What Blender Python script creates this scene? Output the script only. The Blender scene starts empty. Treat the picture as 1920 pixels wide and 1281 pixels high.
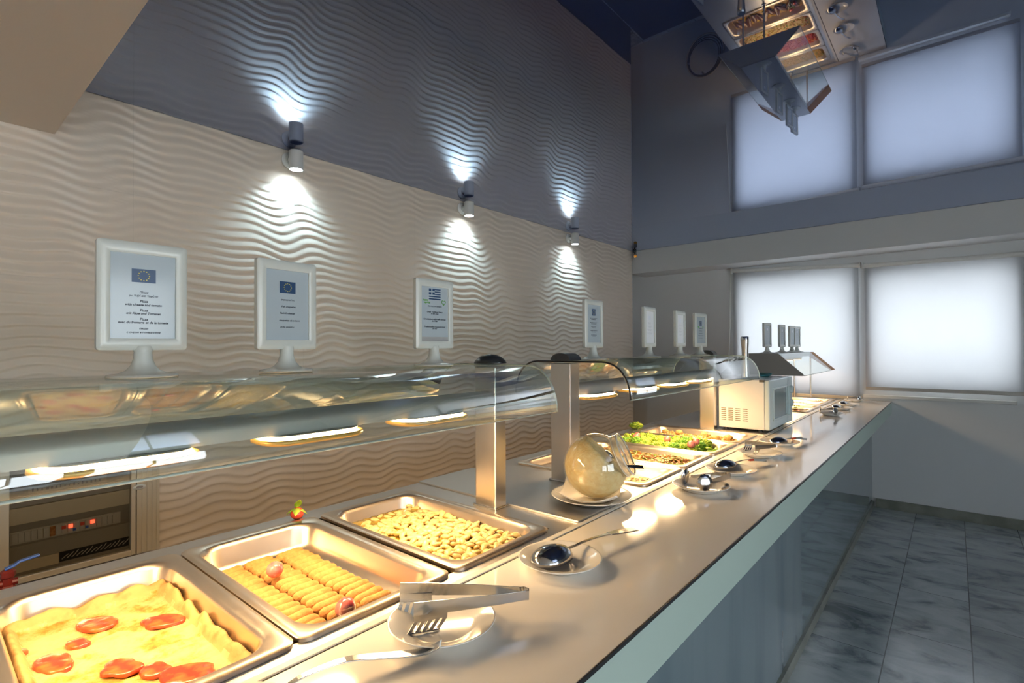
import bpy, bmesh, math, random
import numpy as np
from mathutils import Vector, Matrix, noise
random.seed(7)
S = bpy.context.scene
C = S.collection
PI = math.pi

# ------------------------------------------------------------------ materials
def _new(name):
    m = bpy.data.materials.new(name); m.use_nodes = True
    nt = m.node_tree
    for n in list(nt.nodes): nt.nodes.remove(n)
    out = nt.nodes.new('ShaderNodeOutputMaterial')
    return m, nt, out

def _n(nt, t, **kw):
    n = nt.nodes.new(t)
    for k, v in kw.items():
        if k in n.inputs.keys(): n.inputs[k].default_value = v
        else: setattr(n, k, v)
    return n

def c4(c): return (c[0], c[1], c[2], 1.0)

def mat(name, col, rough=.5, metal=0., spec=.5, coat=0., col2=None, nscale=8., ndetail=4., nstretch=(1, 1, 1), lo=.4, hi=.6,
        bump=0., bscale=40., emit=None, es=0., sss=0., aniso=0.):
    m, nt, out = _new(name)
    b = _n(nt, 'ShaderNodeBsdfPrincipled')
    b.inputs['Base Color'].default_value = c4(col); b.inputs['Roughness'].default_value = rough
    b.inputs['Metallic'].default_value = metal; b.inputs['Specular IOR Level'].default_value = spec
    b.inputs['Coat Weight'].default_value = coat; b.inputs['Coat Roughness'].default_value = .05
    if sss: b.inputs['Subsurface Weight'].default_value = sss; b.inputs['Subsurface Scale'].default_value = .01
    if emit: b.inputs['Emission Color'].default_value = c4(emit); b.inputs['Emission Strength'].default_value = es
    if col2 is not None or bump:
        tc = _n(nt, 'ShaderNodeTexCoord'); mp = _n(nt, 'ShaderNodeMapping'); mp.inputs['Scale'].default_value = nstretch
        nt.links.new(tc.outputs['Object'], mp.inputs['Vector'])
    if col2 is not None:
        no = _n(nt, 'ShaderNodeTexNoise', Scale=nscale, Detail=ndetail)
        nt.links.new(mp.outputs[0], no.inputs['Vector'])
        r = _n(nt, 'ShaderNodeValToRGB'); r.color_ramp.elements[0].position = lo; r.color_ramp.elements[1].position = hi
        r.color_ramp.elements[0].color = c4(col); r.color_ramp.elements[1].color = c4(col2)
        nt.links.new(no.outputs['Fac'], r.inputs[0]); nt.links.new(r.outputs[0], b.inputs['Base Color'])
    if bump:
        no2 = _n(nt, 'ShaderNodeTexNoise', Scale=bscale, Detail=3.)
        nt.links.new(mp.outputs[0], no2.inputs['Vector'])
        bp = _n(nt, 'ShaderNodeBump', Strength=bump, Distance=.002)
        nt.links.new(no2.outputs['Fac'], bp.inputs['Height']); nt.links.new(bp.outputs[0], b.inputs['Normal'])
    nt.links.new(b.outputs[0], out.inputs[0])
    return m

def island_mat(name, cols, rough=.5, bump=0.):
    """every loose piece takes one colour of the list"""
    m, nt, out = _new(name)
    g = _n(nt, 'ShaderNodeNewGeometry'); r = _n(nt, 'ShaderNodeValToRGB'); r.color_ramp.interpolation = 'CONSTANT'
    e = r.color_ramp.elements
    e[0].color = c4(cols[0]); e[1].color = c4(cols[1]); e[1].position = 1 / len(cols)
    for i, c in enumerate(cols[2:]):
        x = e.new((i + 2) / len(cols)); x.color = c4(c)
    b = _n(nt, 'ShaderNodeBsdfPrincipled', Roughness=rough)
    nt.links.new(g.outputs['Random Per Island'], r.inputs[0]); nt.links.new(r.outputs[0], b.inputs['Base Color'])
    nt.links.new(b.outputs[0], out.inputs[0])
    return m

def thin_glass(name, tint=(.95, .98, .97), ior=1.5, rough=.01, haze=0.):
    m, nt, out = _new(name)
    t = _n(nt, 'ShaderNodeBsdfTransparent'); t.inputs[0].default_value = c4(tint)
    g = _n(nt, 'ShaderNodeBsdfGlossy', Roughness=rough)
    f = _n(nt, 'ShaderNodeFresnel', IOR=ior); ge = _n(nt, 'ShaderNodeNewGeometry')
    s = _n(nt, 'ShaderNodeMath', operation='SUBTRACT'); s.inputs[0].default_value = 1.
    mu = _n(nt, 'ShaderNodeMath', operation='MULTIPLY'); mx = _n(nt, 'ShaderNodeMixShader')
    nt.links.new(ge.outputs['Backfacing'], s.inputs[1]); nt.links.new(f.outputs[0], mu.inputs[0]); nt.links.new(s.outputs[0], mu.inputs[1])
    nt.links.new(mu.outputs[0], mx.inputs[0]); nt.links.new(t.outputs[0], mx.inputs[1]); nt.links.new(g.outputs[0], mx.inputs[2])
    if haze:
        hz = _n(nt, 'ShaderNodeBsdfTranslucent'); hz.inputs[0].default_value = (.85, .84, .78, 1)
        df = _n(nt, 'ShaderNodeBsdfDiffuse'); df.inputs[0].default_value = (.85, .84, .78, 1)
        m1 = _n(nt, 'ShaderNodeMixShader'); m2 = _n(nt, 'ShaderNodeMixShader'); m2.inputs[0].default_value = haze
        nt.links.new(hz.outputs[0], m1.inputs[1]); nt.links.new(df.outputs[0], m1.inputs[2])
        nt.links.new(mx.outputs[0], m2.inputs[1]); nt.links.new(m1.outputs[0], m2.inputs[2]); mx = m2
    nt.links.new(mx.outputs[0], out.inputs[0])
    return m

def steel(name, col=(.62, .60, .57), rough=.25, stretch=(2, 60, 60), var=.12):
    m, nt, out = _new(name)
    b = _n(nt, 'ShaderNodeBsdfPrincipled', Metallic=1.0); b.inputs['Base Color'].default_value = c4(col)
    tc = _n(nt, 'ShaderNodeTexCoord'); mp = _n(nt, 'ShaderNodeMapping'); mp.inputs['Scale'].default_value = stretch
    no = _n(nt, 'ShaderNodeTexNoise', Scale=6., Detail=5.)
    nt.links.new(tc.outputs['Object'], mp.inputs[0]); nt.links.new(mp.outputs[0], no.inputs['Vector'])
    mr = _n(nt, 'ShaderNodeMapRange'); mr.inputs['To Min'].default_value = rough - var; mr.inputs['To Max'].default_value = rough + var
    nt.links.new(no.outputs['Fac'], mr.inputs[0]); nt.links.new(mr.outputs[0], b.inputs['Roughness'])
    bp = _n(nt, 'ShaderNodeBump', Strength=.008, Distance=.0004)
    nt.links.new(no.outputs['Fac'], bp.inputs['Height']); nt.links.new(bp.outputs[0], b.inputs['Normal'])
    nt.links.new(b.outputs[0], out.inputs[0])
    return m

def emission(name, col, st):
    m, nt, out = _new(name)
    e = _n(nt, 'ShaderNodeEmission', Strength=st); e.inputs[0].default_value = c4(col)
    nt.links.new(e.outputs[0], out.inputs[0])
    return m

WARM = (1., .66, .33)
COOL = (.58, .85, 1.)
M = {}
M['steel'] = steel('brushed_steel')
M['steel_top'] = steel('brushed_steel_top', (.74, .715, .68), .34, (1.5, 14, 14), .05)
M['post'] = steel('post_steel', (.66, .63, .59), .3, (40, 40, 1.5), .04)
M['pan'] = steel('pan_steel', (.80, .68, .54), .31, (8, 8, 8), .06)
M['utensil'] = mat('utensil_steel', (.66, .65, .63), .16, 1.)
M['spoon'] = mat('polished_spoon_steel', (.52, .52, .53), .12, 1.)
M['china'] = mat('white_china', (.86, .85, .82), .12, 0, .5, .6)
M['plastic'] = mat('white_plastic', (.66, .67, .62), .22, 0, .5)
M['card'] = mat('printed_card', (.46, .52, .56), .12, 0, .5)
M['ink'] = mat('black_ink', (.03, .035, .05), .5)
M['flag_blue'] = mat('flag_blue', (.03, .075, .17), .3)
M['flag_yellow'] = mat('flag_yellow', (.75, .62, .08), .4)
M['green_ink'] = mat('green_ink', (.12, .38, .05), .5)
M['white_ink'] = mat('white_ink', (.8, .82, .84), .4)
M['black'] = mat('black_plastic', (.02, .02, .022), .3)
M['cap'] = mat('grey_cap', (.045, .047, .05), .28)
M['glass'] = thin_glass('guard_glass', (.90, .955, .94), 2.35)
M['jarring'] = mat('jar_rim_glass', (.62, .60, .52), .08, 0, .8)
M['jar'] = thin_glass('jar_glass', (.985, .985, .97), 2.1, .02, .05)
M['neck'] = thin_glass('jar_neck_glass', (.95, .95, .92), 2.0, .03, .28)
M['pane'] = thin_glass('window_pane', (.97, .98, .98))
M['lens'] = emission('heat_lamp_glow', WARM, 29.)
M['lens_soft'] = emission('heat_lamp_glow_soft', WARM, 17.)
M['collar'] = emission('heat_lamp_collar', (1., .72, .40), 50.)
M['lens_rim'] = mat('amber_rim', (.80, .50, .14), .35, .3)
M['spotlens'] = emission('spot_glow', (.85, .96, 1.), 25.)
M['housing'] = mat('satin_aluminium', (.50, .475, .44), .45, .35)
M['whitepaint'] = mat('white_lamp_paint', (.72, .72, .70), .35)
M['wall'] = mat('wall_paint', (.68, .69, .70), .6, bump=.05, bscale=90)
M['cream'] = mat('cream_plaster', (.76, .66, .56), .7)
M['top'] = mat('white_glass_worktop', (.88, .85, .80), .09, 0, .9)
M['mint'] = mat('apron_laminate', (.44, .54, .48), .35)
M['darktrim'] = mat('dark_edge_trim', (.03, .03, .032), .25, .3)
M['panel'] = mat('dark_glossy_panel', (.15, .20, .225), .05, 0, 1., col2=(.20, .25, .275), nscale=1.5, nstretch=(3, 3, .4))
M['plinth'] = mat('plinth_marble', (.17, .18, .15), .3, col2=(.26, .27, .23), nscale=6)
M['joint'] = mat('dark_joint', (.06, .055, .05), .6)
M['strip'] = mat('border_strip', (.78, .75, .70), .2)
M['blade'] = mat('croquette_crumb', (.56, .29, .085), .8, col2=(.42, .17, .04), nscale=60, lo=.45, hi=.75, bump=.8, bscale=260)
M['radish'] = mat('radish_pink', (.72, .09, .10), .18, 0, .5, .3, col2=(.80, .26, .22), nscale=30)
M['bean'] = mat('butter_bean', (.66, .50, .22), .35, 0, .5, .2, col2=(.52, .32, .08), nscale=40, lo=.5, hi=.8)
M['oil'] = mat('olive_oil_sauce', (.26, .18, .015), .08, 0, .5, .4, col2=(.40, .28, .04), nscale=40)
M['lettuce'] = mat('lettuce_green', (.17, .33, .02), .45, 0, .5, 0, col2=(.44, .54, .07), nscale=45)
M['parsley'] = mat('parsley_green', (.09, .28, .02), .5, col2=(.22, .42, .04), nscale=60)
M['tomato'] = mat('tomato_red', (.70, .07, .03), .2, 0, .5, .3)
M['cheese'] = mat('grated_cheese', (.90, .76, .40), .85, col2=(.84, .64, .28), nscale=70, bump=1., bscale=180)
M['crust'] = mat('pizza_crust', (.58, .36, .13), .75, col2=(.36, .15, .035), nscale=26, lo=.5, hi=.75, bump=.7, bscale=90)
M['potato'] = mat('potato_salad', (.58, .43, .19), .5, col2=(.5, .28, .09), nscale=30)
M['aub'] = mat('grilled_brown', (.10, .035, .015), .3, 0, .5, .2, col2=(.26, .11, .04), nscale=25)
M['corn_bed'] = mat('salad_bed', (.66, .42, .08), .5, col2=(.5, .28, .05), nscale=40)
M['red_bed'] = mat('tomato_bed', (.55, .07, .02), .4, col2=(.40, .04, .02), nscale=40)
M['dark_bed'] = mat('mixed_bed', (.18, .09, .03), .5, col2=(.12, .13, .02), nscale=50)
M['rice_bed'] = mat('rice_bed', (.66, .48, .2), .5, col2=(.5, .36, .1), nscale=40)
M['napkin'] = mat('paper_napkin', (.82, .80, .75), .7)
M['grip'] = mat('grey_grip', (.30, .33, .34), .4)
M['red'] = mat('red_plastic', (.55, .06, .03), .35)
M['blue'] = mat('blue_lever', (.02, .08, .35), .4)
M['redpaint'] = mat('red_brown_paint', (.07, .008, .008), .35, col2=(.12, .012, .01), nscale=30)
M['cabgrey'] = mat('cabinet_cream', (.62, .56, .45), .4)
M['cabdark'] = mat('cabinet_dark', (.22, .20, .165), .4)
M['cabstrip'] = mat('cabinet_cover_strip', (.55, .48, .35), .4)
M['cabmod'] = mat('breaker_grey', (.42, .40, .35), .45)
M['led'] = emission('red_indicator', (1., .05, .02), 2.5)
M['mwside'] = mat('microwave_enamel', (.80, .77, .72), .25, 0, .5)
M['mwdoor'] = mat('microwave_door', (.62, .72, .72), .2, 0, .5)
M['mwglass'] = mat('microwave_window', (.20, .27, .28), .06, 0, .6)
M['orange'] = mat('varnished_wood', (.40, .19, .07), .6, 0, .15, col2=(.30, .12, .04), nscale=12, nstretch=(1, 10, 10))
M['canopy'] = mat('grey_canopy', (.27, .26, .25), .4)
M['canopytop'] = mat('pale_canopy_top', (.52, .53, .54), .35)
M['alu'] = mat('window_aluminium', (.7, .7, .7), .4, .3)
M['cable'] = mat('dark_cable', (.05, .045, .04), .5)
M['blueglass'] = thin_glass('blue_glass', (.55, .80, .85))
M['gasket'] = mat('black_gasket', (.015, .015, .015), .4)
M['edge'] = mat('polished_glass_edge', (.45, .52, .48), .15)
M['board'] = mat('dark_skirting', (.035, .04, .055), .5)
M['card_off'] = mat('blank_card', (.72, .73, .74), .1)

def m_blind():
    m, nt, out = _new('blind_fabric')
    t = _n(nt, 'ShaderNodeBsdfTranslucent'); t.inputs[0].default_value = (.68, .68, .69, 1)
    d = _n(nt, 'ShaderNodeBsdfDiffuse'); d.inputs[0].default_value = (.75, .75, .77, 1)
    tc = _n(nt, 'ShaderNodeTexCoord'); w = _n(nt, 'ShaderNodeTexNoise', Scale=3., Detail=2.)
    mp = _n(nt, 'ShaderNodeMapping'); mp.inputs['Scale'].default_value = (18, 1, .4)
    bp = _n(nt, 'ShaderNodeBump', Strength=.05, Distance=.01)
    nt.links.new(tc.outputs['Object'], mp.inputs[0]); nt.links.new(mp.outputs[0], w.inputs['Vector']); nt.links.new(w.outputs['Fac'], bp.inputs['Height'])
    nt.links.new(bp.outputs[0], d.inputs['Normal'])
    mx = _n(nt, 'ShaderNodeMixShader'); mx.inputs[0].default_value = .45
    nt.links.new(t.outputs[0], mx.inputs[1]); nt.links.new(d.outputs[0], mx.inputs[2]); nt.links.new(mx.outputs[0], out.inputs[0])
    return m
M['blind'] = m_blind()

def m_ceiling():
    m, nt, out = _new('glossy_navy_ceiling')
    d = _n(nt, 'ShaderNodeBsdfDiffuse'); d.inputs[0].default_value = (.022, .036, .10, 1)
    g = _n(nt, 'ShaderNodeBsdfGlossy', Roughness=.012); g.inputs[0].default_value = (.70, .78, 1., 1)
    # reflectance of the lacquered film climbs towards grazing view
    lw = _n(nt, 'ShaderNodeLayerWeight', Blend=.5)
    pw = _n(nt, 'ShaderNodeMath', operation='POWER'); pw.inputs[1].default_value = 2.5
    ml = _n(nt, 'ShaderNodeMath', operation='MULTIPLY_ADD', use_clamp=True); ml.inputs[1].default_value = 1.4; ml.inputs[2].default_value = .04
    mx = _n(nt, 'ShaderNodeMixShader')
    nt.links.new(lw.outputs['Facing'], pw.inputs[0]); nt.links.new(pw.outputs[0], ml.inputs[0]); nt.links.new(ml.outputs[0], mx.inputs[0])
    nt.links.new(d.outputs[0], mx.inputs[1]); nt.links.new(g.outputs[0], mx.inputs[2]); nt.links.new(mx.outputs[0], out.inputs[0])
    return m
M['ceiling'] = m_ceiling()

def m_floor():
    m, nt, out = _new('marble_tiles')
    b = _n(nt, 'ShaderNodeBsdfPrincipled', Roughness=.16)
    tc = _n(nt, 'ShaderNodeTexCoord'); sx = _n(nt, 'ShaderNodeSeparateXYZ'); nt.links.new(tc.outputs['Object'], sx.inputs[0])
    ax = _n(nt, 'ShaderNodeMath', operation='ADD'); ax.inputs[1].default_value = .545 + .295 * 20
    ay = _n(nt, 'ShaderNodeMath', operation='ADD'); ay.inputs[1].default_value = -4.844 + .58 * 40
    cb = _n(nt, 'ShaderNodeCombineXYZ')
    nt.links.new(sx.outputs[0], ax.inputs[0]); nt.links.new(sx.outputs[1], ay.inputs[0])
    nt.links.new(ay.outputs[0], cb.inputs[0]); nt.links.new(ax.outputs[0], cb.inputs[1])
    br = _n(nt, 'ShaderNodeTexBrick', Scale=1.); br.offset = .5
    br.inputs['Brick Width'].default_value = .58; br.inputs['Row Height'].default_value = .295; br.inputs['Mortar Size'].default_value = .0022
    br.inputs['Color1'].default_value = (0, 0, 0, 1); br.inputs['Color2'].default_value = (1, 1, 1, 1); br.inputs['Mortar'].default_value = (.5, .5, .5, 1)
    nt.links.new(cb.outputs[0], br.inputs['Vector'])
    # veins: direction shifts from tile to tile
    off = _n(nt, 'ShaderNodeVectorMath', operation='SCALE'); off.inputs['Scale'].default_value = 13.
    nt.links.new(br.outputs['Color'], off.inputs[0])
    ad = _n(nt, 'ShaderNodeVectorMath', operation='ADD'); nt.links.new(tc.outputs['Object'], ad.inputs[0]); nt.links.new(off.outputs[0], ad.inputs[1])
    mp = _n(nt, 'ShaderNodeMapping'); mp.inputs['Rotation'].default_value = (0, 0, -.6); mp.inputs['Scale'].default_value = (1.6, 3.2, 1)
    nt.links.new(ad.outputs[0], mp.inputs[0])
    no = _n(nt, 'ShaderNodeTexNoise', Scale=2.2, Detail=9., Roughness=.62, Distortion=.8); nt.links.new(mp.outputs[0], no.inputs['Vector'])
    r = _n(nt, 'ShaderNodeValToRGB'); e = r.color_ramp.elements
    e[0].position = .36; e[0].color = (.19, .225, .25, 1); e[1].position = .60; e[1].color = (.55, .60, .62, 1)
    x = e.new(.47); x.color = (.41, .46, .49, 1)
    nt.links.new(no.outputs['Fac'], r.inputs[0])
    tint = _n(nt, 'ShaderNodeMapRange'); tint.inputs['To Min'].default_value = .86; tint.inputs['To Max'].default_value = 1.08
    nt.links.new(br.outputs['Color'], tint.inputs[0])
    mu = _n(nt, 'ShaderNodeMix', data_type='RGBA', blend_type='MULTIPLY'); mu.inputs[0].default_value = 1.
    nt.links.new(r.outputs[0], mu.inputs[6]); nt.links.new(tint.outputs[0], mu.inputs[7])
    mx = _n(nt, 'ShaderNodeMix', data_type='RGBA'); mx.inputs[7].default_value = (.13, .14, .15, 1)
    nt.links.new(br.outputs['Fac'], mx.inputs[0]); nt.links.new(mu.outputs[2], mx.inputs[6])
    nt.links.new(mx.outputs[2], b.inputs['Base Color']); nt.links.new(b.outputs[0], out.inputs[0])
    return m
M['floor'] = m_floor()

def m_tile():
    m, nt, out = _new('wavy_wall_tile')
    b = _n(nt, 'ShaderNodeBsdfPrincipled', Roughness=.38)
    tc = _n(nt, 'ShaderNodeTexCoord'); sx = _n(nt, 'ShaderNodeSeparateXYZ'); nt.links.new(tc.outputs['Object'], sx.inputs[0])
    cb = _n(nt, 'ShaderNodeCombineXYZ'); ay = _n(nt, 'ShaderNodeMath', operation='ADD'); ay.inputs[1].default_value = -.62 + .742 * 10
    az = _n(nt, 'ShaderNodeMath', operation='ADD'); az.inputs[1].default_value = -1.64 + .374 * 10
    nt.links.new(sx.outputs[1], ay.inputs[0]); nt.links.new(sx.outputs[2], az.inputs[0])
    nt.links.new(ay.outputs[0], cb.inputs[0]); nt.links.new(az.outputs[0], cb.inputs[1])
    br = _n(nt, 'ShaderNodeTexBrick', Scale=1.); br.offset = 0.
    br.inputs['Brick Width'].default_value = .742; br.inputs['Row Height'].default_value = .374; br.inputs['Mortar Size'].default_value = .0009
    br.inputs['Color1'].default_value = (.78, .69, .59, 1); br.inputs['Color2'].default_value = (.79, .70, .60, 1); br.inputs['Mortar'].default_value = (.70, .62, .53, 1)
    nt.links.new(cb.outputs[0], br.inputs['Vector']); nt.links.new(br.outputs['Color'], b.inputs['Base Color'])
    nt.links.new(b.outputs[0], out.inputs[0])
    return m
M['tile'] = m_tile()

def m_pizza():
    m, nt, out = _new('baked_cheese')
    b = _n(nt, 'ShaderNodeBsdfPrincipled', Roughness=.42)
    tc = _n(nt, 'ShaderNodeTexCoord')
    n1 = _n(nt, 'ShaderNodeTexNoise', Scale=20., Detail=8., Roughness=.72); nt.links.new(tc.outputs['Object'], n1.inputs['Vector'])
    r = _n(nt, 'ShaderNodeValToRGB'); e = r.color_ramp.elements
    e[0].position = .30; e[0].color = (.64, .50, .23, 1); e[1].position = .70; e[1].color = (.30, .10, .02, 1)
    x = e.new(.50); x.color = (.60, .43, .17, 1); x = e.new(.585); x.color = (.52, .27, .05, 1)
    nt.links.new(n1.outputs['Fac'], r.inputs[0]); nt.links.new(r.outputs[0], b.inputs['Base Color'])
    n2 = _n(nt, 'ShaderNodeTexNoise', Scale=55., Detail=4.); nt.links.new(tc.outputs['Object'], n2.inputs['Vector'])
    bp = _n(nt, 'ShaderNodeBump', Strength=.5, Distance=.003); nt.links.new(n2.outputs['Fac'], bp.inputs['Height']); nt.links.new(bp.outputs[0], b.inputs['Normal'])
    nt.links.new(b.outputs[0], out.inputs[0])
    return m
M['pizza'] = m_pizza()
M['slice'] = mat('tomato_slice', (.50, .045, .02), .25, 0, .5, .3, col2=(.55, .17, .035), nscale=45, lo=.45, hi=.75, bump=.4, bscale=120)

# ------------------------------------------------------------------ mesh helpers
def obj(name, bm, m, parent=None, smooth=False, loc=None, solid=0., off=0., bevel=0., auto=None):
    me = bpy.data.meshes.new(name)
    bmesh.ops.recalc_face_normals(bm, faces=bm.faces)
    bm.to_mesh(me); bm.free()
    for mm in (m if isinstance(m, (list, tuple)) else [m]): me.materials.append(mm)
    if smooth or auto:
        for p in me.polygons: p.use_smooth = True
    if auto:
        me.set_sharp_from_angle(angle=auto)
    o = bpy.data.objects.new(name, me); C.objects.link(o)
    if parent is not None: o.parent = parent
    if loc is not None: o.location = loc
    if solid:
        md = o.modifiers.new('solid', 'SOLIDIFY'); md.thickness = solid; md.offset = off
    if bevel:
        md = o.modifiers.new('bevel', 'BEVEL'); md.width = bevel; md.segments = 2; md.limit_method = 'ANGLE'
    return o

def thing(name, label, cat, loc=(0, 0, 0), rz=0., group=None):
    o = bpy.data.objects.new(name, None); C.objects.link(o)
    o.empty_display_size = .05
    o.location = loc; o.rotation_euler = (0, 0, rz)
    o['label'] = label; o['category'] = cat
    if group: o['group'] = group
    return o

def tag(o, label, cat, group=None, kind=None):
    o['label'] = label; o['category'] = cat
    if group: o['group'] = group
    if kind: o['kind'] = kind
    return o

def struct(o, label=None):
    o['kind'] = 'structure'
    if label: o['label'] = label
    return o

def dup(root, loc, rz=None, label=None, name=None, group=None):
    r = root.copy(); C.objects.link(r); r.location = loc
    if rz is not None: r.rotation_euler = (0, 0, rz)
    if label: r['label'] = label
    if group: r['group'] = group
    for ch in list(root.children):
        c = ch.copy(); C.objects.link(c); c.parent = r
        for g in list(ch.children):
            d = g.copy(); C.objects.link(d); d.parent = c
    return r

def B(): return bmesh.new()

def box(bm, x0, x1, y0, y1, z0, z1):
    v = [bm.verts.new((x, y, z)) for x in (x0, x1) for y in (y0, y1) for z in (z0, z1)]
    for f in ((0, 1, 3, 2), (4, 6, 7, 5), (0, 4, 5, 1), (2, 3, 7, 6), (0, 2, 6, 4), (1, 5, 7, 3)):
        bm.faces.new([v[i] for i in f])
    return v

def lathe(bm, prof, n=32, mtx=None, cap=True):
    rings = []
    for r, z in prof:
        if r < 1e-6: rings.append([bm.verts.new((0, 0, z))])
        else: rings.append([bm.verts.new((r * math.cos(2 * PI * i / n), r * math.sin(2 * PI * i / n), z)) for i in range(n)])
    for a, b in zip(rings, rings[1:]):
        for i in range(n):
            j = (i + 1) % n
            if len(a) == 1 and len(b) == 1: continue
            if len(a) == 1: bm.faces.new((a[0], b[i], b[j]))
            elif len(b) == 1: bm.faces.new((a[i], a[j], b[0]))
            else: bm.faces.new((a[i], a[j], b[j], b[i]))
    if mtx is not None:
        vs = [v for r in rings for v in r]
        bmesh.ops.transform(bm, matrix=mtx, verts=vs)
    return rings

def tube(bm, pts, rad, n=10, cap=True):
    pts = [Vector(p) for p in pts]
    rings = []
    up = Vector((0, 0, 1))
    for i, p in enumerate(pts):
        t = (pts[min(i + 1, len(pts) - 1)] - pts[max(i - 1, 0)]).normalized()
        a = t.cross(up)
        if a.length < 1e-3: a = t.cross(Vector((1, 0, 0)))
        a.normalize(); b = a.cross(t)
        r = rad[i] if isinstance(rad, (list, tuple)) else rad
        rings.append([bm.verts.new(p + a * (r * math.cos(2 * PI * k / n)) + b * (r * math.sin(2 * PI * k / n))) for k in range(n)])
    for A, Bq in zip(rings, rings[1:]):
        for k in range(n):
            j = (k + 1) % n
            bm.faces.new((A[k], A[j], Bq[j], Bq[k]))
    if cap: bm.faces.new(rings[0]); bm.faces.new(rings[-1][::-1])
    return rings

def spath(pts, half=None, n=5):
    P = [Vector(p) for p in pts]; out = []; hs = []
    for i in range(len(P) - 1):
        a, b, c, d = P[max(i - 1, 0)], P[i], P[i + 1], P[min(i + 2, len(P) - 1)]
        for k in range(n):
            t = k / n
            out.append(.5 * ((2 * b) + (c - a) * t + (2 * a - 5 * b + 4 * c - d) * t * t + (3 * b - a - 3 * c + d) * t ** 3))
            if half: hs.append(half[i] * (1 - t) + half[i + 1] * t)
    out.append(P[-1])
    if half: hs.append(half[-1]); return out, hs
    return out

def ribbon(bm, pts, wid, half, th):
    """flat bar along pts; wid: width direction(s); half: half width(s); th: thickness"""
    pts = [Vector(p) for p in pts]; rings = []
    for i, p in enumerate(pts):
        t = (pts[min(i + 1, len(pts) - 1)] - pts[max(i - 1, 0)]).normalized()
        w = Vector(wid[i] if isinstance(wid, list) else wid)
        w = (w - t * w.dot(t)).normalized(); nn = t.cross(w)
        h = half[i] if isinstance(half, (list, tuple)) else half
        rings.append([bm.verts.new(p + w * (sx * h) + nn * (sy * th / 2)) for sx, sy in ((-1, -1), (1, -1), (1, 1), (-1, 1))])
    for A, Bq in zip(rings, rings[1:]):
        for k in range(4):
            j = (k + 1) % 4
            bm.faces.new((A[k], A[j], Bq[j], Bq[k]))
    bm.faces.new(rings[0]); bm.faces.new(rings[-1][::-1])

def rloop(bm, cx, cy, hx, hy, r, z, n=6):
    r = min(r, hx * .99, hy * .99)
    out = []
    for qx, qy, a0 in ((1, 1, 0), (-1, 1, PI / 2), (-1, -1, PI), (1, -1, 1.5 * PI)):
        for k in range(n + 1):
            a = a0 + (PI / 2) * k / n
            out.append(bm.verts.new((cx + qx * (hx - r) + r * math.cos(a), cy + qy * (hy - r) + r * math.sin(a), z)))
    return out

def loft(bm, loops, cap0=False, cap1=False, closed=True):
    for A, Bq in zip(loops, loops[1:]):
        n = len(A)
        for k in range(n if closed else n - 1):
            j = (k + 1) % n
            bm.faces.new((A[k], A[j], Bq[j], Bq[k]))
    if cap0: bm.faces.new(loops[0][::-1])
    if cap1: bm.faces.new(loops[-1])

def blob(bm, c, r, sub=2, sq=(1, 1, 1), amp=0., fr=30., rot=None, seed=0.):
    ret = bmesh.ops.create_icosphere(bm, subdivisions=sub, radius=1.)
    for v in ret['verts']:
        d = v.co.copy()
        k = 1 + amp * noise.noise(d * fr + Vector((seed, seed * 1.7, 3.1)))
        p = Vector((d.x * sq[0], d.y * sq[1], d.z * sq[2])) * (r * k)
        if rot is not None: p = rot @ p
        v.co = p + Vector(c)

def prism(bm, poly, axis, a, b):
    """polygon in the two other axes, extruded along axis from a to b"""
    def P(u, v, w):
        return {'x': (w, u, v), 'y': (u, w, v), 'z': (u, v, w)}[axis]
    A = [bm.verts.new(P(u, v, a)) for u, v in poly]; Bq = [bm.verts.new(P(u, v, b)) for u, v in poly]
    n = len(poly)
    bm.faces.new(A[::-1]); bm.faces.new(Bq)
    for k in range(n):
        j = (k + 1) % n
        bm.faces.new((A[k], A[j], Bq[j], Bq[k]))

def cyl(bm, p0, p1, r, n=20): tube(bm, [p0, p1], r, n)

# ------------------------------------------------------------------ setting
WX = -2.6; WY = 5.37; ZC = 2.39
bm = B(); box(bm, -3.0, 3.5, -3.2, 5.6, -.1, 0); struct(obj('floor', bm, M['floor']), 'grey veined marble floor tiles')
bm = B(); box(bm, -3.0, 3.5, .372, 5.6, ZC, ZC + .1); struct(obj('ceiling', bm, M['ceiling']), 'glossy navy stretch ceiling mirroring the buffet')
bm = B(); box(bm, -3.0, 3.5, -3.2, .372, 2.19, ZC + .1); struct(obj('trim_1', bm, M['cream'], bevel=.004), 'cream lowered soffit over the near end')
bm = B(); box(bm, -2.62, 3.4, 5.045, WY, 2.146, ZC); struct(obj('trim_2', bm, M['wall'], bevel=.003), 'pale boxed beam above the window blinds')

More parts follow.
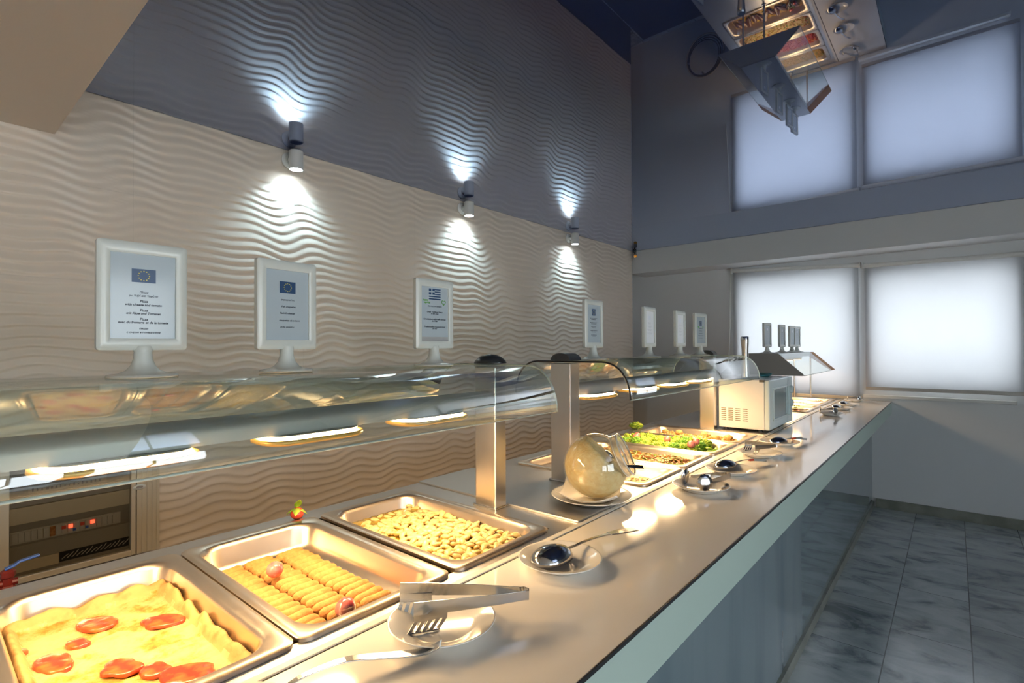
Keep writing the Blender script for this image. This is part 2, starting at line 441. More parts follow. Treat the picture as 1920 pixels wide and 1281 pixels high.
# wavy left wall: real relief
def wavy_wall():
    y0, y1, z0, z1 = -.9, 5.03, .39, ZC
    ny, nz = 330, 560
    Y = np.linspace(y0, y1, ny); Z = np.linspace(z0, z1, nz)
    yy, zz = np.meshgrid(Y, Z, indexing='ij')
    lam = .0405
    w = (.013 * np.sin(2 * PI * yy / .371 + 2.3 * np.sin(zz * 3.1)) + .007 * np.sin(2 * PI * yy / .2473 + zz * 6.5 + 1.)
         + .010 * np.sin(2 * PI * yy / .742 + zz * 2.2) + .004 * np.sin(zz * 23 + yy * 2.1))
    t = (-(zz + w) / lam) % 1.0
    k = .22
    sm = lambda x: x * x * (3 - 2 * x)
    prof = np.where(t < k, 1 - sm(np.clip(t / k, 0, 1)), sm(np.clip((t - k) / (1 - k), 0, 1)))
    amp = .0044 * (1 + .25 * np.sin(2 * PI * yy / .742 + 1.) * np.sin(2 * PI * zz / .374))
    X = WX + amp * (prof - .5)
    co = np.stack([X, yy, zz], -1).reshape(-1, 3)
    idx = np.arange(ny * nz).reshape(ny, nz)
    f = np.stack([idx[:-1, :-1], idx[1:, :-1], idx[1:, 1:], idx[:-1, 1:]], -1).reshape(-1, 4)
    # back box closes the slab
    base = len(co)
    bx = WX - .17
    corners = np.array([[bx, y0, z0], [bx, y1, z0], [bx, y1, z1], [bx, y0, z1]])
    co = np.concatenate([co, corners])
    me = bpy.data.meshes.new('wall_left')
    ev = []; lp = [q for r in f for q in r]
    faces = f.tolist()
    faces.append([base, base + 3, base + 2, base + 1])
    faces.append([base, base + 1] + idx[::-1, 0].tolist())
    faces.append([base + 2, base + 3] + idx[:, -1].tolist())
    faces.append([base + 1, base + 2] + idx[-1, ::-1].tolist())
    faces.append([base + 3, base] + idx[0, :].tolist())
    me.from_pydata(co.tolist(), [], faces)
    me.polygons.foreach_set('use_smooth', [True] * len(f) + [False] * 5)
    me.materials.append(M['tile']); me.update()
    o = bpy.data.objects.new('wall_left', me); C.objects.link(o)
    return o
struct(wavy_wall(), 'white wall of wavy relief tiles')
bm = B(); box(bm, -2.77, WX + .004, -.9, 5.03, 0, .39); struct(obj('baseboard_left', bm, M['board']), 'dark skirting below the wavy wall')
bm = B(); box(bm, -2.95, -2.77, -3.2, 5.6, 0, ZC); struct(obj('wall_side', bm, M['wall']))
bm = B(); box(bm, -2.77, WX, -3.2, -.9, 0, 2.19); struct(obj('wall_near', bm, M['wall']))

# back wall with two window openings
WIN = [(-1.625, -.655, .93, 2.052), (-.553, .37, 1.0, 2.012)]
bm = B()
a, b = WIN
box(bm, -2.95, a[0], WY, WY + .09, 0, ZC); box(bm, a[1], b[0], WY, WY + .09, 0, ZC); box(bm, b[1], 3.5, WY, WY + .09, 0, ZC)
for q in WIN:
    box(bm, q[0], q[1], WY, WY + .09, 0, q[2]); box(bm, q[0], q[1], WY, WY + .09, q[3], ZC)
struct(obj('wall_back', bm, M['wall']), 'pale plain wall with two windows')
for i, q in enumerate(WIN):
    bm = B()
    t = .03
    box(bm, q[0], q[1], WY + .03, WY + .075, q[2], q[2] + t); box(bm, q[0], q[1], WY + .03, WY + .075, q[3] - t, q[3])
    box(bm, q[0], q[0] + t, WY + .03, WY + .075, q[2] + t, q[3] - t); box(bm, q[1] - t, q[1], WY + .03, WY + .075, q[2] + t, q[3] - t)
    w = struct(obj('window_%d' % (i + 1), bm, M['alu'], bevel=.004), ['left window behind its roller blind', 'right window behind its roller blind'][i])
    bm = B(); box(bm, q[0] + t, q[1] - t, WY + .05, WY + .056, q[2] + t, q[3] - t); obj('pane', bm, M['pane'], w)
bm = B(); box(bm, -.60, .35, WY - .045, WY, .925, .952); struct(obj('trim_3', bm, M['whitepaint'], bevel=.004), 'white window sill under the right blind')
bm = B(); box(bm, -.52, 3.4, WY - .02, WY, 0, .075); struct(obj('baseboard_back', bm, M['plinth']), 'grey marble skirting along the back wall')
# far right wall, out of view; glazed openings added for fill daylight
bm = B()
RW = 3.4
for y0, y1 in ((-3.2, -1.9), (-.4, -.1), (1.7, 5.6)): box(bm, RW, RW + .15, y0, y1, 0, ZC)
for y0, y1 in ((-1.9, -.4), (-.1, 1.7)): box(bm, RW, RW + .15, y0, y1, 0, .35); box(bm, RW, RW + .15, y0, y1, 2.05, ZC)
struct(obj('wall_right', bm, M['wall']))
for i, (y0, y1) in enumerate(((-1.9, -.4), (-.1, 1.7))):
    bm = B(); t = .05
    ym = (y0 + y1) / 2
    box(bm, RW + .04, RW + .1, y0, y1, .35, .35 + t); box(bm, RW + .04, RW + .1, y0, y1, 2.05 - t, 2.05)
    for yy in (y0, ym - t / 2, y1 - t): box(bm, RW + .04, RW + .1, yy, yy + t, .35 + t, 2.05 - t)
    w = struct(obj('window_%d' % (i + 3), bm, M['alu']))  # unseen window, added to carry the fill daylight
    bm = B(); box(bm, RW + .065, RW + .071, y0 + t, y1 - t, .35 + t, 2.05 - t); obj('pane', bm, M['pane'], w)
bm = B(); box(bm, -2.77, RW, -3.35, -3.2, 0, 2.19); struct(obj('wall_front', bm, M['wall']))

# ------------------------------------------------------------------ roller blinds
def blind(label, x0, x1, z0, z1, tilt, chain):
    r = thing('roller_blind', label, 'roller blind', ((x0 + x1) / 2, WY - .028, z1), 0, 'roller blinds')
    h = (x1 - x0) / 2
    bm = B()
    nx = 24
    cols = []
    for i in range(nx + 1):
        x = -h + 2 * h * i / nx
        y = .0025 * math.sin(i * 1.1)
        cols.append([bm.verts.new((x, y, -tilt * x / h)), bm.verts.new((x, y * 1.3, (z0 - z1) * .5)), bm.verts.new((x, y, z0 - z1 + .02))])
    for A, Q in zip(cols, cols[1:]):
        for k in range(2): bm.faces.new((A[k], Q[k], Q[k + 1], A[k + 1]))
    obj('fabric', bm, M['blind'], r, smooth=True, solid=.0008)
    bm = B(); cyl(bm, (-h - .01, .003, tilt), (h + .01, .003, -tilt), .019); obj('roller_tube', bm, M['whitepaint'], r, auto=.6)
    bm = B(); box(bm, -h, h, -.008, .008, z0 - z1, z0 - z1 + .028); obj('bottom_bar', bm, M['housing'], r, bevel=.003)
    for s in (-1, 1):
        bm = B(); box(bm, s * (h + .012) - .004, s * (h + .012) + .004, -.024, .026, -s * tilt - .025, -s * tilt + .025); obj('bracket', bm, M['whitepaint'], r, bevel=.002)
    if chain:
        bm = B()
        x = -h - .02
        tube(bm, [(x, -.012, tilt - .01), (x - .012, -.012, -.5), (x - .03, -.012, -.9), (x - .03, -.004, -.915), (x - .012, .006, -.5), (x, .006, tilt - .01)], .0025, 6)
        obj('pull_chain', bm, M['plastic'], r, smooth=True)
blind('white roller blind behind the food signs, lowered to counter height', -1.665, -.622, .905, 2.09, .028, True)
blind('white roller blind over the window sill, ending in a grey bottom bar', -.578, .40, .992, 2.045, .008, False)

# ------------------------------------------------------------------ counter
XB, XS, XF = -1.42, -.748, -.405
Y0, Y1 = -.7, WY - .004
ct = thing('buffet_counter', 'long white glass buffet counter with pale green apron and dark glossy front', 'counter', (-.58, 2.3, 0))
L = Vector((-.58, 2.3, 0))
def cb(name, x0, x1, y0, y1, z0, z1, m, bev=0., parent=ct):
    bm = B(); box(bm, x0 - L.x, x1 - L.x, y0 - L.y, y1 - L.y, z0 - L.z, z1 - L.z); return obj(name, bm, m, parent, bevel=bev)
cb('worktop', XS + .003, XF, Y0, Y1, .872, .90, M['top'], .0015)
cb('border_strip', -.7640, XS - .001, Y0, Y1, .86, .9015, M['strip'], .001)
cb('joint', XS - .001, XS + .003, Y0, Y1, .86, .8985, M['joint'])
cb('edge_trim', XF, XF + .0025, Y0, Y1, .8935, .9004, M['darktrim'])
cb('apron', XF - .02, XF + .001, Y0, Y1, .797, .8935, M['mint'], .001)
cb('soffit_board', -.56, XF - .02, Y0, Y1, .797, .812, M['mint'])
cb('front_panel', -.56, -.545, Y0, Y1, .05, .797, M['panel'])
cb('plinth', -.56, -.532, Y0, Y1, 0, .05, M['plinth'])

# steel units
def steel_unit(name, label, y0, y1, well, zt=.90):
    """well: (y0,y1) open well the pans hang in"""
    r = thing(name, label, 'food counter unit', (-1.08, (y0 + y1) / 2, 0))
    oy = (y0 + y1) / 2; ox = -1.08
    def q(nm, bxs, m, bev=0.):
        bm = B()
        for x0, x1, a, b, z0, z1 in bxs: box(bm, x0 - ox, x1 - ox, a - oy, b - oy, z0, z1)
        return obj(nm, bm, m, r, bevel=bev)
    xa, xb = XB, -.7645
    if well:
        wa, wb, wx0, wx1 = well[0], well[1], -1.335, -.80
        q('steel_top', [(xa, wx0, y0, y1, zt - .02, zt), (wx1, xb, y0, y1, zt - .02, zt), (wx0, wx1, y0, wa, zt - .02, zt), (wx0, wx1, wb, y1, zt - .02, zt)], M['steel_top'])
        q('water_well', [(wx0, wx1, wa, wb, zt - .20, zt - .19), (wx0 - .006, wx0, wa, wb, zt - .2, zt - .02), (wx1, wx1 + .006, wa, wb, zt - .2, zt - .02),
                         (wx0, wx1, wa - .006, wa, zt - .2, zt - .02), (wx0, wx1, wb, wb + .006, zt - .2, zt - .02)], M['steel'])
    else:
        q('steel_top', [(xa, xb, y0, y1, zt - .02, zt)], M['steel_top'], .002)
    q('back_panel', [(xa, xa + .012, y0, y1, .0, zt - .02)], M['steel'])
    return r
steel_unit('food_warmer_unit', 'steel food warmer top holding the pizza, croquette and bean pans', -.60, 1.163, (.08, 1.085))
steel_unit('steel_bridge_unit', 'plain steel counter section under the cheese jar', 1.165, 1.43, None, .906)
steel_unit('food_warmer_unit', 'steel food warmer top holding the salad pans', 1.432, 2.93, (1.60, 2.90))
steel_unit('steel_bridge_unit', 'plain steel counter section under the microwave', 2.932, 3.98, None, .903)
steel_unit('food_warmer_unit', 'steel food warmer top by the window under the grey canopy', 3.982, Y1, (4.115, 5.235))

# ------------------------------------------------------------------ food pans
def make_pan(name, label, yc, ly=.325, depth=.065, zt=.9005, group='food pans'):
    r = thing(name, label, 'food pan', (-1.067, yc, zt), 0, group)
    hx, hy = .280, ly / 2
    bm = B()
    A = lambda dx, rr, z: rloop(bm, 0, 0, hx - dx, hy - dx, rr, z, 7)
    loops = [A(0, .022, .0), A(0, .022, .006), A(.004, .020, .0085), A(.010, .018, .0085), A(.022, .05, .007), A(.026, .05, .004), A(.030, .05, -.004), A(.036, .048, -depth + .016), A(.042, .045, -depth + .005), A(.055, .035, -depth)]
    loft(bm, loops, cap1=True)
    obj('pan_shell', bm, M['pan'], r, auto=.9)
    bm = B()
    for k in range(0):
        pass
    bm.free()
    return r
PY = [.2415, .5705, .9105]
make_pan('food_pan', 'steel food pan holding the pizza', PY[0])
make_pan('food_pan', 'steel food pan holding rows of croquettes', PY[1], depth=.0572)
make_pan('food_pan', 'steel food pan filled with butter beans', PY[2])
QY = [1.762, 2.09, 2.418, 2.747]
make_pan('food_pan', 'shallow steel tray with only a few salad scraps', QY[0], depth=.022)
make_pan('food_pan', 'steel food pan of dark chopped mixed salad', QY[1])
make_pan('food_pan', 'steel food pan of curly lettuce and radishes', QY[2])
make_pan('food_pan', 'steel food pan of potato salad beside the microwave', QY[3])
RY = [4.2475, 4.5325, 4.8175, 5.1025]
for y, l in zip(RY, ('steel food pan of grilled brown slices under the grey canopy', 'steel food pan of rice salad under the grey canopy',
                     'steel food pan of red tomato dish under the grey canopy', 'steel food pan of yellow corn dish next to the window')):
    make_pan('food_pan', l, y, ly=.283)
XC = -1.067

# pizza
def pizza():
    r = thing('pizza', 'rectangular cheese pizza with tomato slices in the steel pan', 'pizza', (XC, PY[0], .838))
    hx, hy = .236, .131
    bm = B()
    nx, ny = 110, 64
    g = [[None] * (ny + 1) for _ in range(nx + 1)]
    for i in range(nx + 1):
        for j in range(ny + 1):
            u = -1 + 2 * i / nx; v = -1 + 2 * j / ny
            x, y = u * hx, v * hy
            wob = .005 * noise.noise(Vector((x * 14, y * 14, 2.)))
            x += wob * abs(u) ** 6; y += wob * abs(v) ** 6
            d = min(hx - abs(x), hy - abs(y))
            z = .019 + .004 * noise.noise(Vector((x * 22, y * 22, 0))) + .0025 * noise.noise(Vector((x * 70, y * 70, 5)))
            if x > .15: z += .0
            cw = .026
            if d < cw and not (x > hx - cw and y < hy - .04):
                k = math.sin(PI * min(1, max(0, d / cw)) ** .8)
                z += .021 * k * (1 + .55 * noise.noise(Vector((x * 26, y * 26, 9))))
            if d < .004: z = .004
            g[i][j] = bm.verts.new((x, y, max(z, .003)))
    for i in range(nx):
        for j in range(ny):
            f = bm.faces.new((g[i][j], g[i + 1][j], g[i + 1][j + 1], g[i][j + 1]))
            c = f.calc_center_median(); d = min(hx - abs(c.x), hy - abs(c.y))
            f.material_index = 1 if d < .024 + .006 * noise.noise(c * 60) else 0
    rim = [g[i][0] for i in range(nx + 1)] + [g[nx][j] for j in range(1, ny + 1)] + [g[i][ny] for i in range(nx - 1, -1, -1)] + [g[0][j] for j in range(ny - 1, 0, -1)]
    low = [bm.verts.new((v.co.x, v.co.y, 0)) for v in rim]
    n = len(rim)
    for k in range(n):
        f = bm.faces.new((rim[k], low[k], low[(k + 1) % n], rim[(k + 1) % n])); f.material_index = 1
    bm.faces.new(low)
    obj('cheese_base', bm, [M['pizza'], M['crust']], r, smooth=True)
    sl = [(-1.211, .235, .030, .019), (-1.128, .318, .030, .017), (-1.112, .160, .032, .017), (-1.015, .228, .027, .017), (-.915, .290, .034, .022),
          (-1.20, .110, .028, .02), (-.965, .262, .02, .015), (-.93, .17, .03, .02), (-1.02, .12, .03, .018), (-1.155, .198, .018, .010)]
    for k, (x, y, a, b) in enumerate(sl):
        a *= 1.2; b *= 1.3
        bm = B()
        rings = []
        ang = .5 + .3 * math.sin(k * 2.1)
        for rr, z in ((1.0, -.003), (1.0, .0015), (.9, .0035), (.55, .003), (0, .0035)):
            if rr == 0: rings.append([bm.verts.new((0, 0, z))]); continue
            ring = []
            for i in range(28):
                t = 2 * PI * i / 28
                q = 1 + .22 * noise.noise(Vector((math.cos(t) * 1.6 + k * 7, math.sin(t) * 1.6, 1)))
                px, py = a * rr * q * math.cos(t), b * rr * q * math.sin(t)
                ring.append(bm.verts.new((px * math.cos(ang) - py * math.sin(ang), px * math.sin(ang) + py * math.cos(ang), z + .002 * noise.noise(Vector((px * 60, py * 60, k))))))
            rings.append(ring)
        for A, Q in zip(rings, rings[1:]):
            for i in range(28):
                j = (i + 1) % 28
                if len(Q) == 1: bm.faces.new((A[i], A[j], Q[0]))
                else: bm.faces.new((A[i], A[j], Q[j], Q[i]))
        obj('tomato_slice', bm, M['slice'], r, smooth=True, loc=(x - XC, y - PY[0], .0228))
pizza()
bm = B()
for k in range(46):
    blob(bm, (random.uniform(-.90, -.835), .3805 + random.uniform(-.004, .004), .842 + random.uniform(0, .006)), random.uniform(.002, .0045), 1, (1, 1, .8), .4, 3, None, k)
tag(obj('pizza_crumbs', bm, M['crust'], smooth=True), 'brown crumbs in the pan corner beside the pizza crust', 'crumbs', kind='stuff')

# croquettes
def croq_mesh(seed):
    bm = B()
    n, rings = 14, []
    hl, r = .0345, .0128
    prof = []
    for k in range(13):
        s = -1 + 2 * k / 12
        y = hl * math.sin(s * PI / 2) if abs(s) > .66 else hl * s * 1.3
        y = max(-hl, min(hl, y))
        e = max(0, (abs(y) - (hl - r)) / r)
        prof.append((y, r * math.sqrt(max(0., 1 - e * e))))
    prof[0] = (-hl, 0); prof[-1] = (hl, 0)
    for y, rr in prof:
        if rr < 1e-5: rings.append([bm.verts.new((0, y, 0))]); continue
        ring = []
        for i in range(n):
            a = 2 * PI * i / n
            q = 1 + .09 * noise.noise(Vector((math.cos(a) * 2, y * 60, math.sin(a) * 2 + seed * 5)))
            ring.append(bm.verts.new((rr * q * math.cos(a), y, rr * q * .92 * math.sin(a))))
        rings.append(ring)
    for A, Q in zip(rings, rings[1:]):
        for i in range(n):
            j = (i + 1) % n
            if len(A) == 1: bm.faces.new((A[0], Q[i], Q[j]))
            elif len(Q) == 1: bm.faces.new((A[i], A[j], Q[0]))
            else: bm.faces.new((A[i], A[j], Q[j], Q[i]))
    return bm
protos = []
COLS = [(.482, -1.262, 15, 'golden croquette in the column nearest the pizza pan'),
        (.5545, -1.265, 16, 'golden croquette in the middle column of the croquette pan'),
        (.627, -1.262, 15, 'golden croquette in the column nearest the bean pan')]
for ci, (yc, x0, n, lab) in enumerate(COLS):
    for k in range(n):
        x = x0 + k * .0258
        if ci == 1 and k == 15: continue
        p = (x + random.uniform(-.001, .001), yc + random.uniform(-.003, .003), .8555)
        if len(protos) < 4:
            o = tag(obj('croquette', croq_mesh(len(protos)), M['blade'], smooth=True), lab, 'croquette', 'croquettes in the steel pan'); protos.append(o)
        else:
            o = random.choice(protos).copy(); C.objects.link(o); o['label'] = lab
        o.location = p; o.rotation_euler = (random.uniform(-.05, .05), 0, random.uniform(-.06, .06))
def radish(x, y, z, r, lab, group=None):
    bm = B(); blob(bm, (0, 0, 0), r, 3, (1, 1, .96), .05, 2.)
    o = tag(obj('radish', bm, M['radish'], smooth=True, loc=(x, y, z)), lab, 'radish', group)
    return o
radish(-1.129, .527, .888, .0175, 'pink radish on the croquettes near the back wall side of the pan')
radish(-.866, .536, .886, .0190, 'pink radish on the croquettes near the plate of tongs')

# beans
bm = B()
nx, ny = 60, 36
g = [[bm.verts.new((XC - .246 + .492 * i / nx, PY[2] - .129 + .258 * j / ny, .871 + .0025 * noise.noise(Vector((i * .5, j * .5, 1))) + .007 * min(1, max(0, i / nx - .25)))) for j in range(ny + 1)] for i in range(nx + 1)]
for i in range(nx):
    for j in range(ny): bm.faces.new((g[i][j], g[i + 1][j], g[i + 1][j + 1], g[i][j + 1]))
tag(obj('bean_sauce', bm, M['oil'], smooth=True, solid=.012, off=-1), 'oily yellow sauce around the butter beans', 'sauce', kind='stuff')
bp = []
for k in range(4):
    bm = B()
    ret = bmesh.ops.create_icosphere(bm, subdivisions=2, radius=1.)
    for v in ret['verts']:
        d = v.co
        v.co = Vector((d.x * .0150, d.y * .0093 - .0035 * (d.x ** 2) + .0015, d.z * .0062)) * (1 + .1 * noise.noise(d * 1.7 + Vector((k * 5, 0, 0))))
    bp.append(obj('butter_bean', bm, M['bean'], smooth=True))
cnt = 0
NXB, NYB = 26, 11
for i in range(NXB):
    for j in range(NYB):
        x = XC - .230 + .460 * (i + .5 * (j % 2)) / (NXB - .5); y = PY[2] - .116 + .232 * j / (NYB - 1)
        fx = (x - (XC - .23)) / .46
        if fx < .10 and random.random() < .5: continue
        z = .8745 + .008 * min(1, max(0, fx - .15)) + random.uniform(-.003, .004) - (.004 if fx < .2 else 0)
        o = bp[cnt] if cnt < 4 else random.choice(bp).copy()
        if cnt >= 4: C.objects.link(o)
        o.location = (x + random.uniform(-.006, .006), y + random.uniform(-.006, .006), z)
        o.rotation_euler = (random.uniform(-.5, .5), random.uniform(-.5, .5), random.uniform(0, 2 * PI))
        s = random.uniform(.85, 1.2); o.scale = (s, s, s)
        tag(o, 'pale butter bean in the steel pan of beans', 'bean', 'butter beans in the pan')
        cnt += 1

def leaf(bm, L_, W_, bend, mt):
    n = 8; rows = []
    for i in range(n + 1):
        s = i / n; w = W_ * math.sin(PI * s ** .8) + .0002
        z = bend * s * s
        rows.append([bm.verts.new(mt @ Vector((L_ * s, -w, z - .12 * w))), bm.verts.new(mt @ Vector((L_ * s, 0, z + .1 * w))), bm.verts.new(mt @ Vector((L_ * s, w, z - .12 * w)))])
    for A, Q in zip(rows, rows[1:]):
        for k in range(2): bm.faces.new((A[k], A[k + 1], Q[k + 1], Q[k]))
# heaps of salad
def heap(name, label, cat, yc, ly, z0, h, bedm, grainm, n, size, shapes, seed, z_in=.9):
    hx, hy = .238, ly / 2 - .042
    bm = B(); nx, ny = 40, 22
    def H(x, y):
        e = min(1, (hx - abs(x)) / .05, (hy - abs(y)) / .04)
        return z0 + h * max(0, e) ** .6 * (.8 + .4 * noise.noise(Vector((x * 12 + seed, y * 12, 1))))
    g = [[bm.verts.new((XC - hx + 2 * hx * i / nx, yc - hy + 2 * hy * j / ny, H(-hx + 2 * hx * i / nx, -hy + 2 * hy * j / ny))) for j in range(ny + 1)] for i in range(nx + 1)]
    for i in range(nx):
        for j in range(ny): bm.faces.new((g[i][j], g[i + 1][j], g[i + 1][j + 1], g[i][j + 1])).material_index = 0
    rnd = random.Random(seed)
    nf = len(bm.faces)
    for k in range(n):
        x, y = rnd.uniform(-hx * .97, hx * .97), rnd.uniform(-hy * .97, hy * .97)
        z = H(x, y) + size * .3
        if shapes == 'strip':
            a = rnd.uniform(0, 2 * PI); d = Vector((math.cos(a), math.sin(a), rnd.uniform(-.3, .5))) * size * rnd.uniform(.8, 2.4)
            p = Vector((XC + x, yc + y, z))
            ribbon(bm, [p - d, p + Vector((0, 0, size * .4)), p + d], (-d.y, d.x, rnd.uniform(-.01, .01)), size * .28, size * .25)
        else:
            blob(bm, (XC + x, yc + y, z), size * rnd.uniform(.6, 1.1), 1, (1, rnd.uniform(.6, 1), rnd.uniform(.4, .8)), .3, 2, Matrix.Rotation(rnd.uniform(0, 6), 3, 'Z'), k)
    for f in list(bm.faces)[nf:]: f.material_index = 1
    return tag(obj(name, bm, [bedm, grainm], None, smooth=(shapes != 'strip')), label, cat, kind='stuff')
MIX = island_mat('mixed_salad_bits', [(.16, .22, .02), (.36, .15, .04), (.09, .15, .01), (.50, .36, .14), (.20, .05, .01), (.55, .42, .18), (.30, .10, .02)], .4)
RICE = island_mat('rice_salad_bits', [(.70, .52, .22), (.62, .44, .14), (.74, .60, .3), (.60, .09, .04), (.25, .34, .06), (.68, .48, .16)], .45)
REDB = island_mat('tomato_dish_bits', [(.62, .06, .02), (.70, .12, .03), (.50, .03, .02), (.70, .25, .05), (.56, .08, .03)], .3)
CORN = island_mat('corn_bits', [(.75, .47, .06), (.70, .40, .05), (.76, .55, .14), (.55, .30, .05), (.3, .33, .05)], .35)
SCR = island_mat('scrap_bits', [(.75, .62, .36), (.70, .52, .24), (.25, .36, .05), (.62, .40, .12)], .4)
POTB = island_mat('potato_bits', [(.58, .44, .2), (.52, .34, .12), (.62, .52, .3), (.48, .2, .06), (.3, .25, .05)], .45)
heap('mixed_salad', 'dark chopped mixed salad of greens and orange shreds', 'salad', QY[1], .325, .858, .034, M['dark_bed'], MIX, 900, .0085, 'strip', 11)
heap('potato_salad', 'pale yellow potato salad in the pan by the microwave', 'salad', QY[3], .325, .856, .032, M['potato'], POTB, 260, .011, 'blob', 12)
heap('lettuce_bed', 'shredded lettuce under the curly lettuce leaves', 'salad', QY[2], .325, .855, .030, M['parsley'], island_mat('lettuce_bits', [(.25, .45, .04), (.42, .55, .08), (.16, .34, .02)], .45), 300, .012, 'strip', 13)
heap('rice_salad', 'rice salad with red bits under the grey canopy', 'salad', RY[1], .283, .862, .030, M['rice_bed'], RICE, 420, .0075, 'blob', 14)
heap('tomato_dish', 'bright red tomato dish under the grey canopy', 'tomato dish', RY[2], .283, .862, .030, M['red_bed'], REDB, 300, .011, 'blob', 15)
heap('corn_dish', 'yellow corn dish in the pan nearest the window', 'corn dish', RY[3], .283, .862, .030, M['corn_bed'], CORN, 420, .0075, 'blob', 16)
heap('brown_sauce', 'brown sauce beneath the grilled slices', 'sauce', RY[0], .283, .858, .018, M['corn_bed'], CORN, 60, .007, 'blob', 17)
# scraps in the shallow tray
bm = B(); rnd = random.Random(3)
for k in range(70):
    x, y = -.865 + rnd.gauss(0, .035), 1.705 + rnd.gauss(0, .03)
    y = max(1.66, min(1.85, y)); x = max(-1.0, min(-.83, x))
    a = rnd.uniform(0, 6); d = Vector((math.cos(a), math.sin(a), .15)) * rnd.uniform(.006, .016); p = Vector((x, y, .884 + rnd.uniform(0, .006)))
    ribbon(bm, [p - d, p + Vector((0, 0, .004)), p + d], (-d.y, d.x, 0), .0028, .002)
tag(obj('salad_scraps', bm, SCR), 'last pale salad scraps left in the shallow tray', 'salad', kind='stuff')
# lettuce leaves, radishes
def leaf_clump(seed, r=.03):
    bm = B()
    ret = bmesh.ops.create_icosphere(bm, subdivisions=5, radius=1.)
    for v in ret['verts']:
        d = v.co.copy()
        k = .95 + .30 * noise.noise(d * 2.2 + Vector((seed * 3, 0, 0))) + .42 * noise.noise(d * 6.0 + Vector((0, seed * 5, 0))) + .30 * noise.noise(d * 13 + Vector((0, 0, seed)))
        v.co = Vector((d.x * r * k, d.y * r * k, d.z * r * .72 * k))
    return bm
lp = [obj('lettuce_leaf', leaf_clump(k), M['lettuce'] if k < 3 else M['parsley'], smooth=True) for k in range(4)]
k = 0
rnd = random.Random(5)
for i in range(11):
    for j in range(3):
        x = XC - .215 + .37 * i / 10; y = QY[2] - .085 + .085 * j
        o = lp[k] if k < 4 else rnd.choice(lp).copy()
        if k >= 4: C.objects.link(o)
        o.location = (x + rnd.uniform(-.01, .01), y + rnd.uniform(-.012, .012), .895 + rnd.uniform(-.004, .010))
        o.rotation_euler = (rnd.uniform(-.4, .4), rnd.uniform(-.4, .4), rnd.uniform(0, 6)); s = rnd.uniform(.75, 1.05); o.scale = (s, s, s)
        tag(o, 'curly green lettuce leaf in the lettuce and radish pan', 'lettuce', 'lettuce leaves in the pan'); k += 1
radish(-1.20, 2.345, 0.923, .017, 'pale pink radish among lettuce, nearest the wavy wall')
radish(-1.055, 2.385, 0.923, .0165, 'pale pink radish amid the middle of the lettuce')
radish(-.915, 2.325, 0.923, .018, 'pink radish in lettuce, lower one of the touching pair')
radish(-.905, 2.36, 0.933, .016, 'pink radish in lettuce, upper one of the touching pair')
radish(-1.215, 2.39, 0.925, .015, 'pale radish tucked behind another at the lettuce pan back')
o = lp[0].copy(); C.objects.link(o); o.location = (-1.385, 2.71, .921); o.scale = (1.1, 1.1, .8); o.name = 'lettuce_leaf'
o['label'] = 'green lettuce garnish lying on bare steel behind the potato salad'; o['group'] = 'lettuce garnish'
o.rotation_euler = (0, 0, 1.)
for k, (x, y, z, r) in enumerate(((-1.165, 2.79, 0.894, .02), (-1.03, 2.80, 0.894, .022), (-.90, 2.79, 0.892, .024), (-.95, 2.75, 0.892, .02), (-1.25, 2.80, 0.890, .018))):
    bm = B(); blob(bm, (0, 0, 0), r, 3, (1, .9, .7), .25, 1.6, None, k)
    tag(obj('potato_chunk', bm, M['potato'], smooth=True, loc=(x, y, z)), 'pale boiled potato chunk on top of the potato salad', 'potato', 'potato chunks in the salad')
# grilled slices
for k in range(11):
    bm = B(); blob(bm, (0, 0, 0), .042, 3, (1.3, .42, .2), .25, 1.5, None, k)
    o = tag(obj('grilled_slice', bm, M['aub'], smooth=True, loc=(XC - .20 + .040 * k, RY[0] + random.uniform(-.012, .02), .884 + .004 * (k % 3))), 'dark brown grilled slice in the pan under the canopy', 'grilled slice', 'grilled slices in the far pan')
    o.rotation_euler = (random.uniform(-.2, .2), random.uniform(-.2, .2), 1.57 + random.uniform(-.5, .5))
bm = B()
for a in (-.6, -.1, .4, .9):
    tube(bm, [(0, 0, 0), (.012 * a, .006, .022), (.030 * a, .008 + .01 * a, .048)], [.0018, .0015, .0006], 6)
    for q in (.45, .7, 1.):
        for w in (-1, 1): leaf(bm, .013, .0035, .004, Matrix.Translation((.030 * a * q * q, .008 * q, .048 * q)) @ Matrix.Rotation(w * 1.1 + a, 4, 'Z') @ Matrix.Rotation(-.6, 4, 'Y'))
tag(obj('parsley_sprig', bm, M['parsley'], smooth=True, loc=(-.885, 4.19, .885)), 'green herb sprig standing in the pan of grilled slices', 'herb')
for k, (x, y) in enumerate(((-.865, 4.27), (-.90, 4.34))):
    bm = B(); blob(bm, (0, 0, 0), .016, 2, (1, .9, .6), .2, 2, None, k)
    tag(obj('tomato_wedge', bm, M['tomato'], smooth=True, loc=(x, y - .04, .892)), 'red tomato wedge on the grilled slices pan', 'tomato', 'tomato wedges under the canopy')
# tomato garnish on the steel edge
t = thing('tomato_garnish', 'small red tomato with basil leaves on the steel edge behind croquettes', 'tomato', (-1.375, .703, .9))
bm = B(); blob(bm, (0, 0, .0125), .0135, 3, (1, 1, .92), .05, 2); obj('flesh', bm, M['tomato'], t, smooth=True)
for a, l, tilt in ((-.6, .024, -.2), (.9, .02, 0.), (2.4, .022, -.1), (4.2, .02, -.1), (-.2, .026, -1.35)):
    bm = B(); leaf(bm, l, .0075, -.014, Matrix.Translation((0, 0, .0235)) @ Matrix.Rotation(a, 4, 'Z') @ Matrix.Rotation(tilt, 4, 'Y'))
    obj('leaf', bm, M['lettuce'], t, smooth=True, solid=.0006)

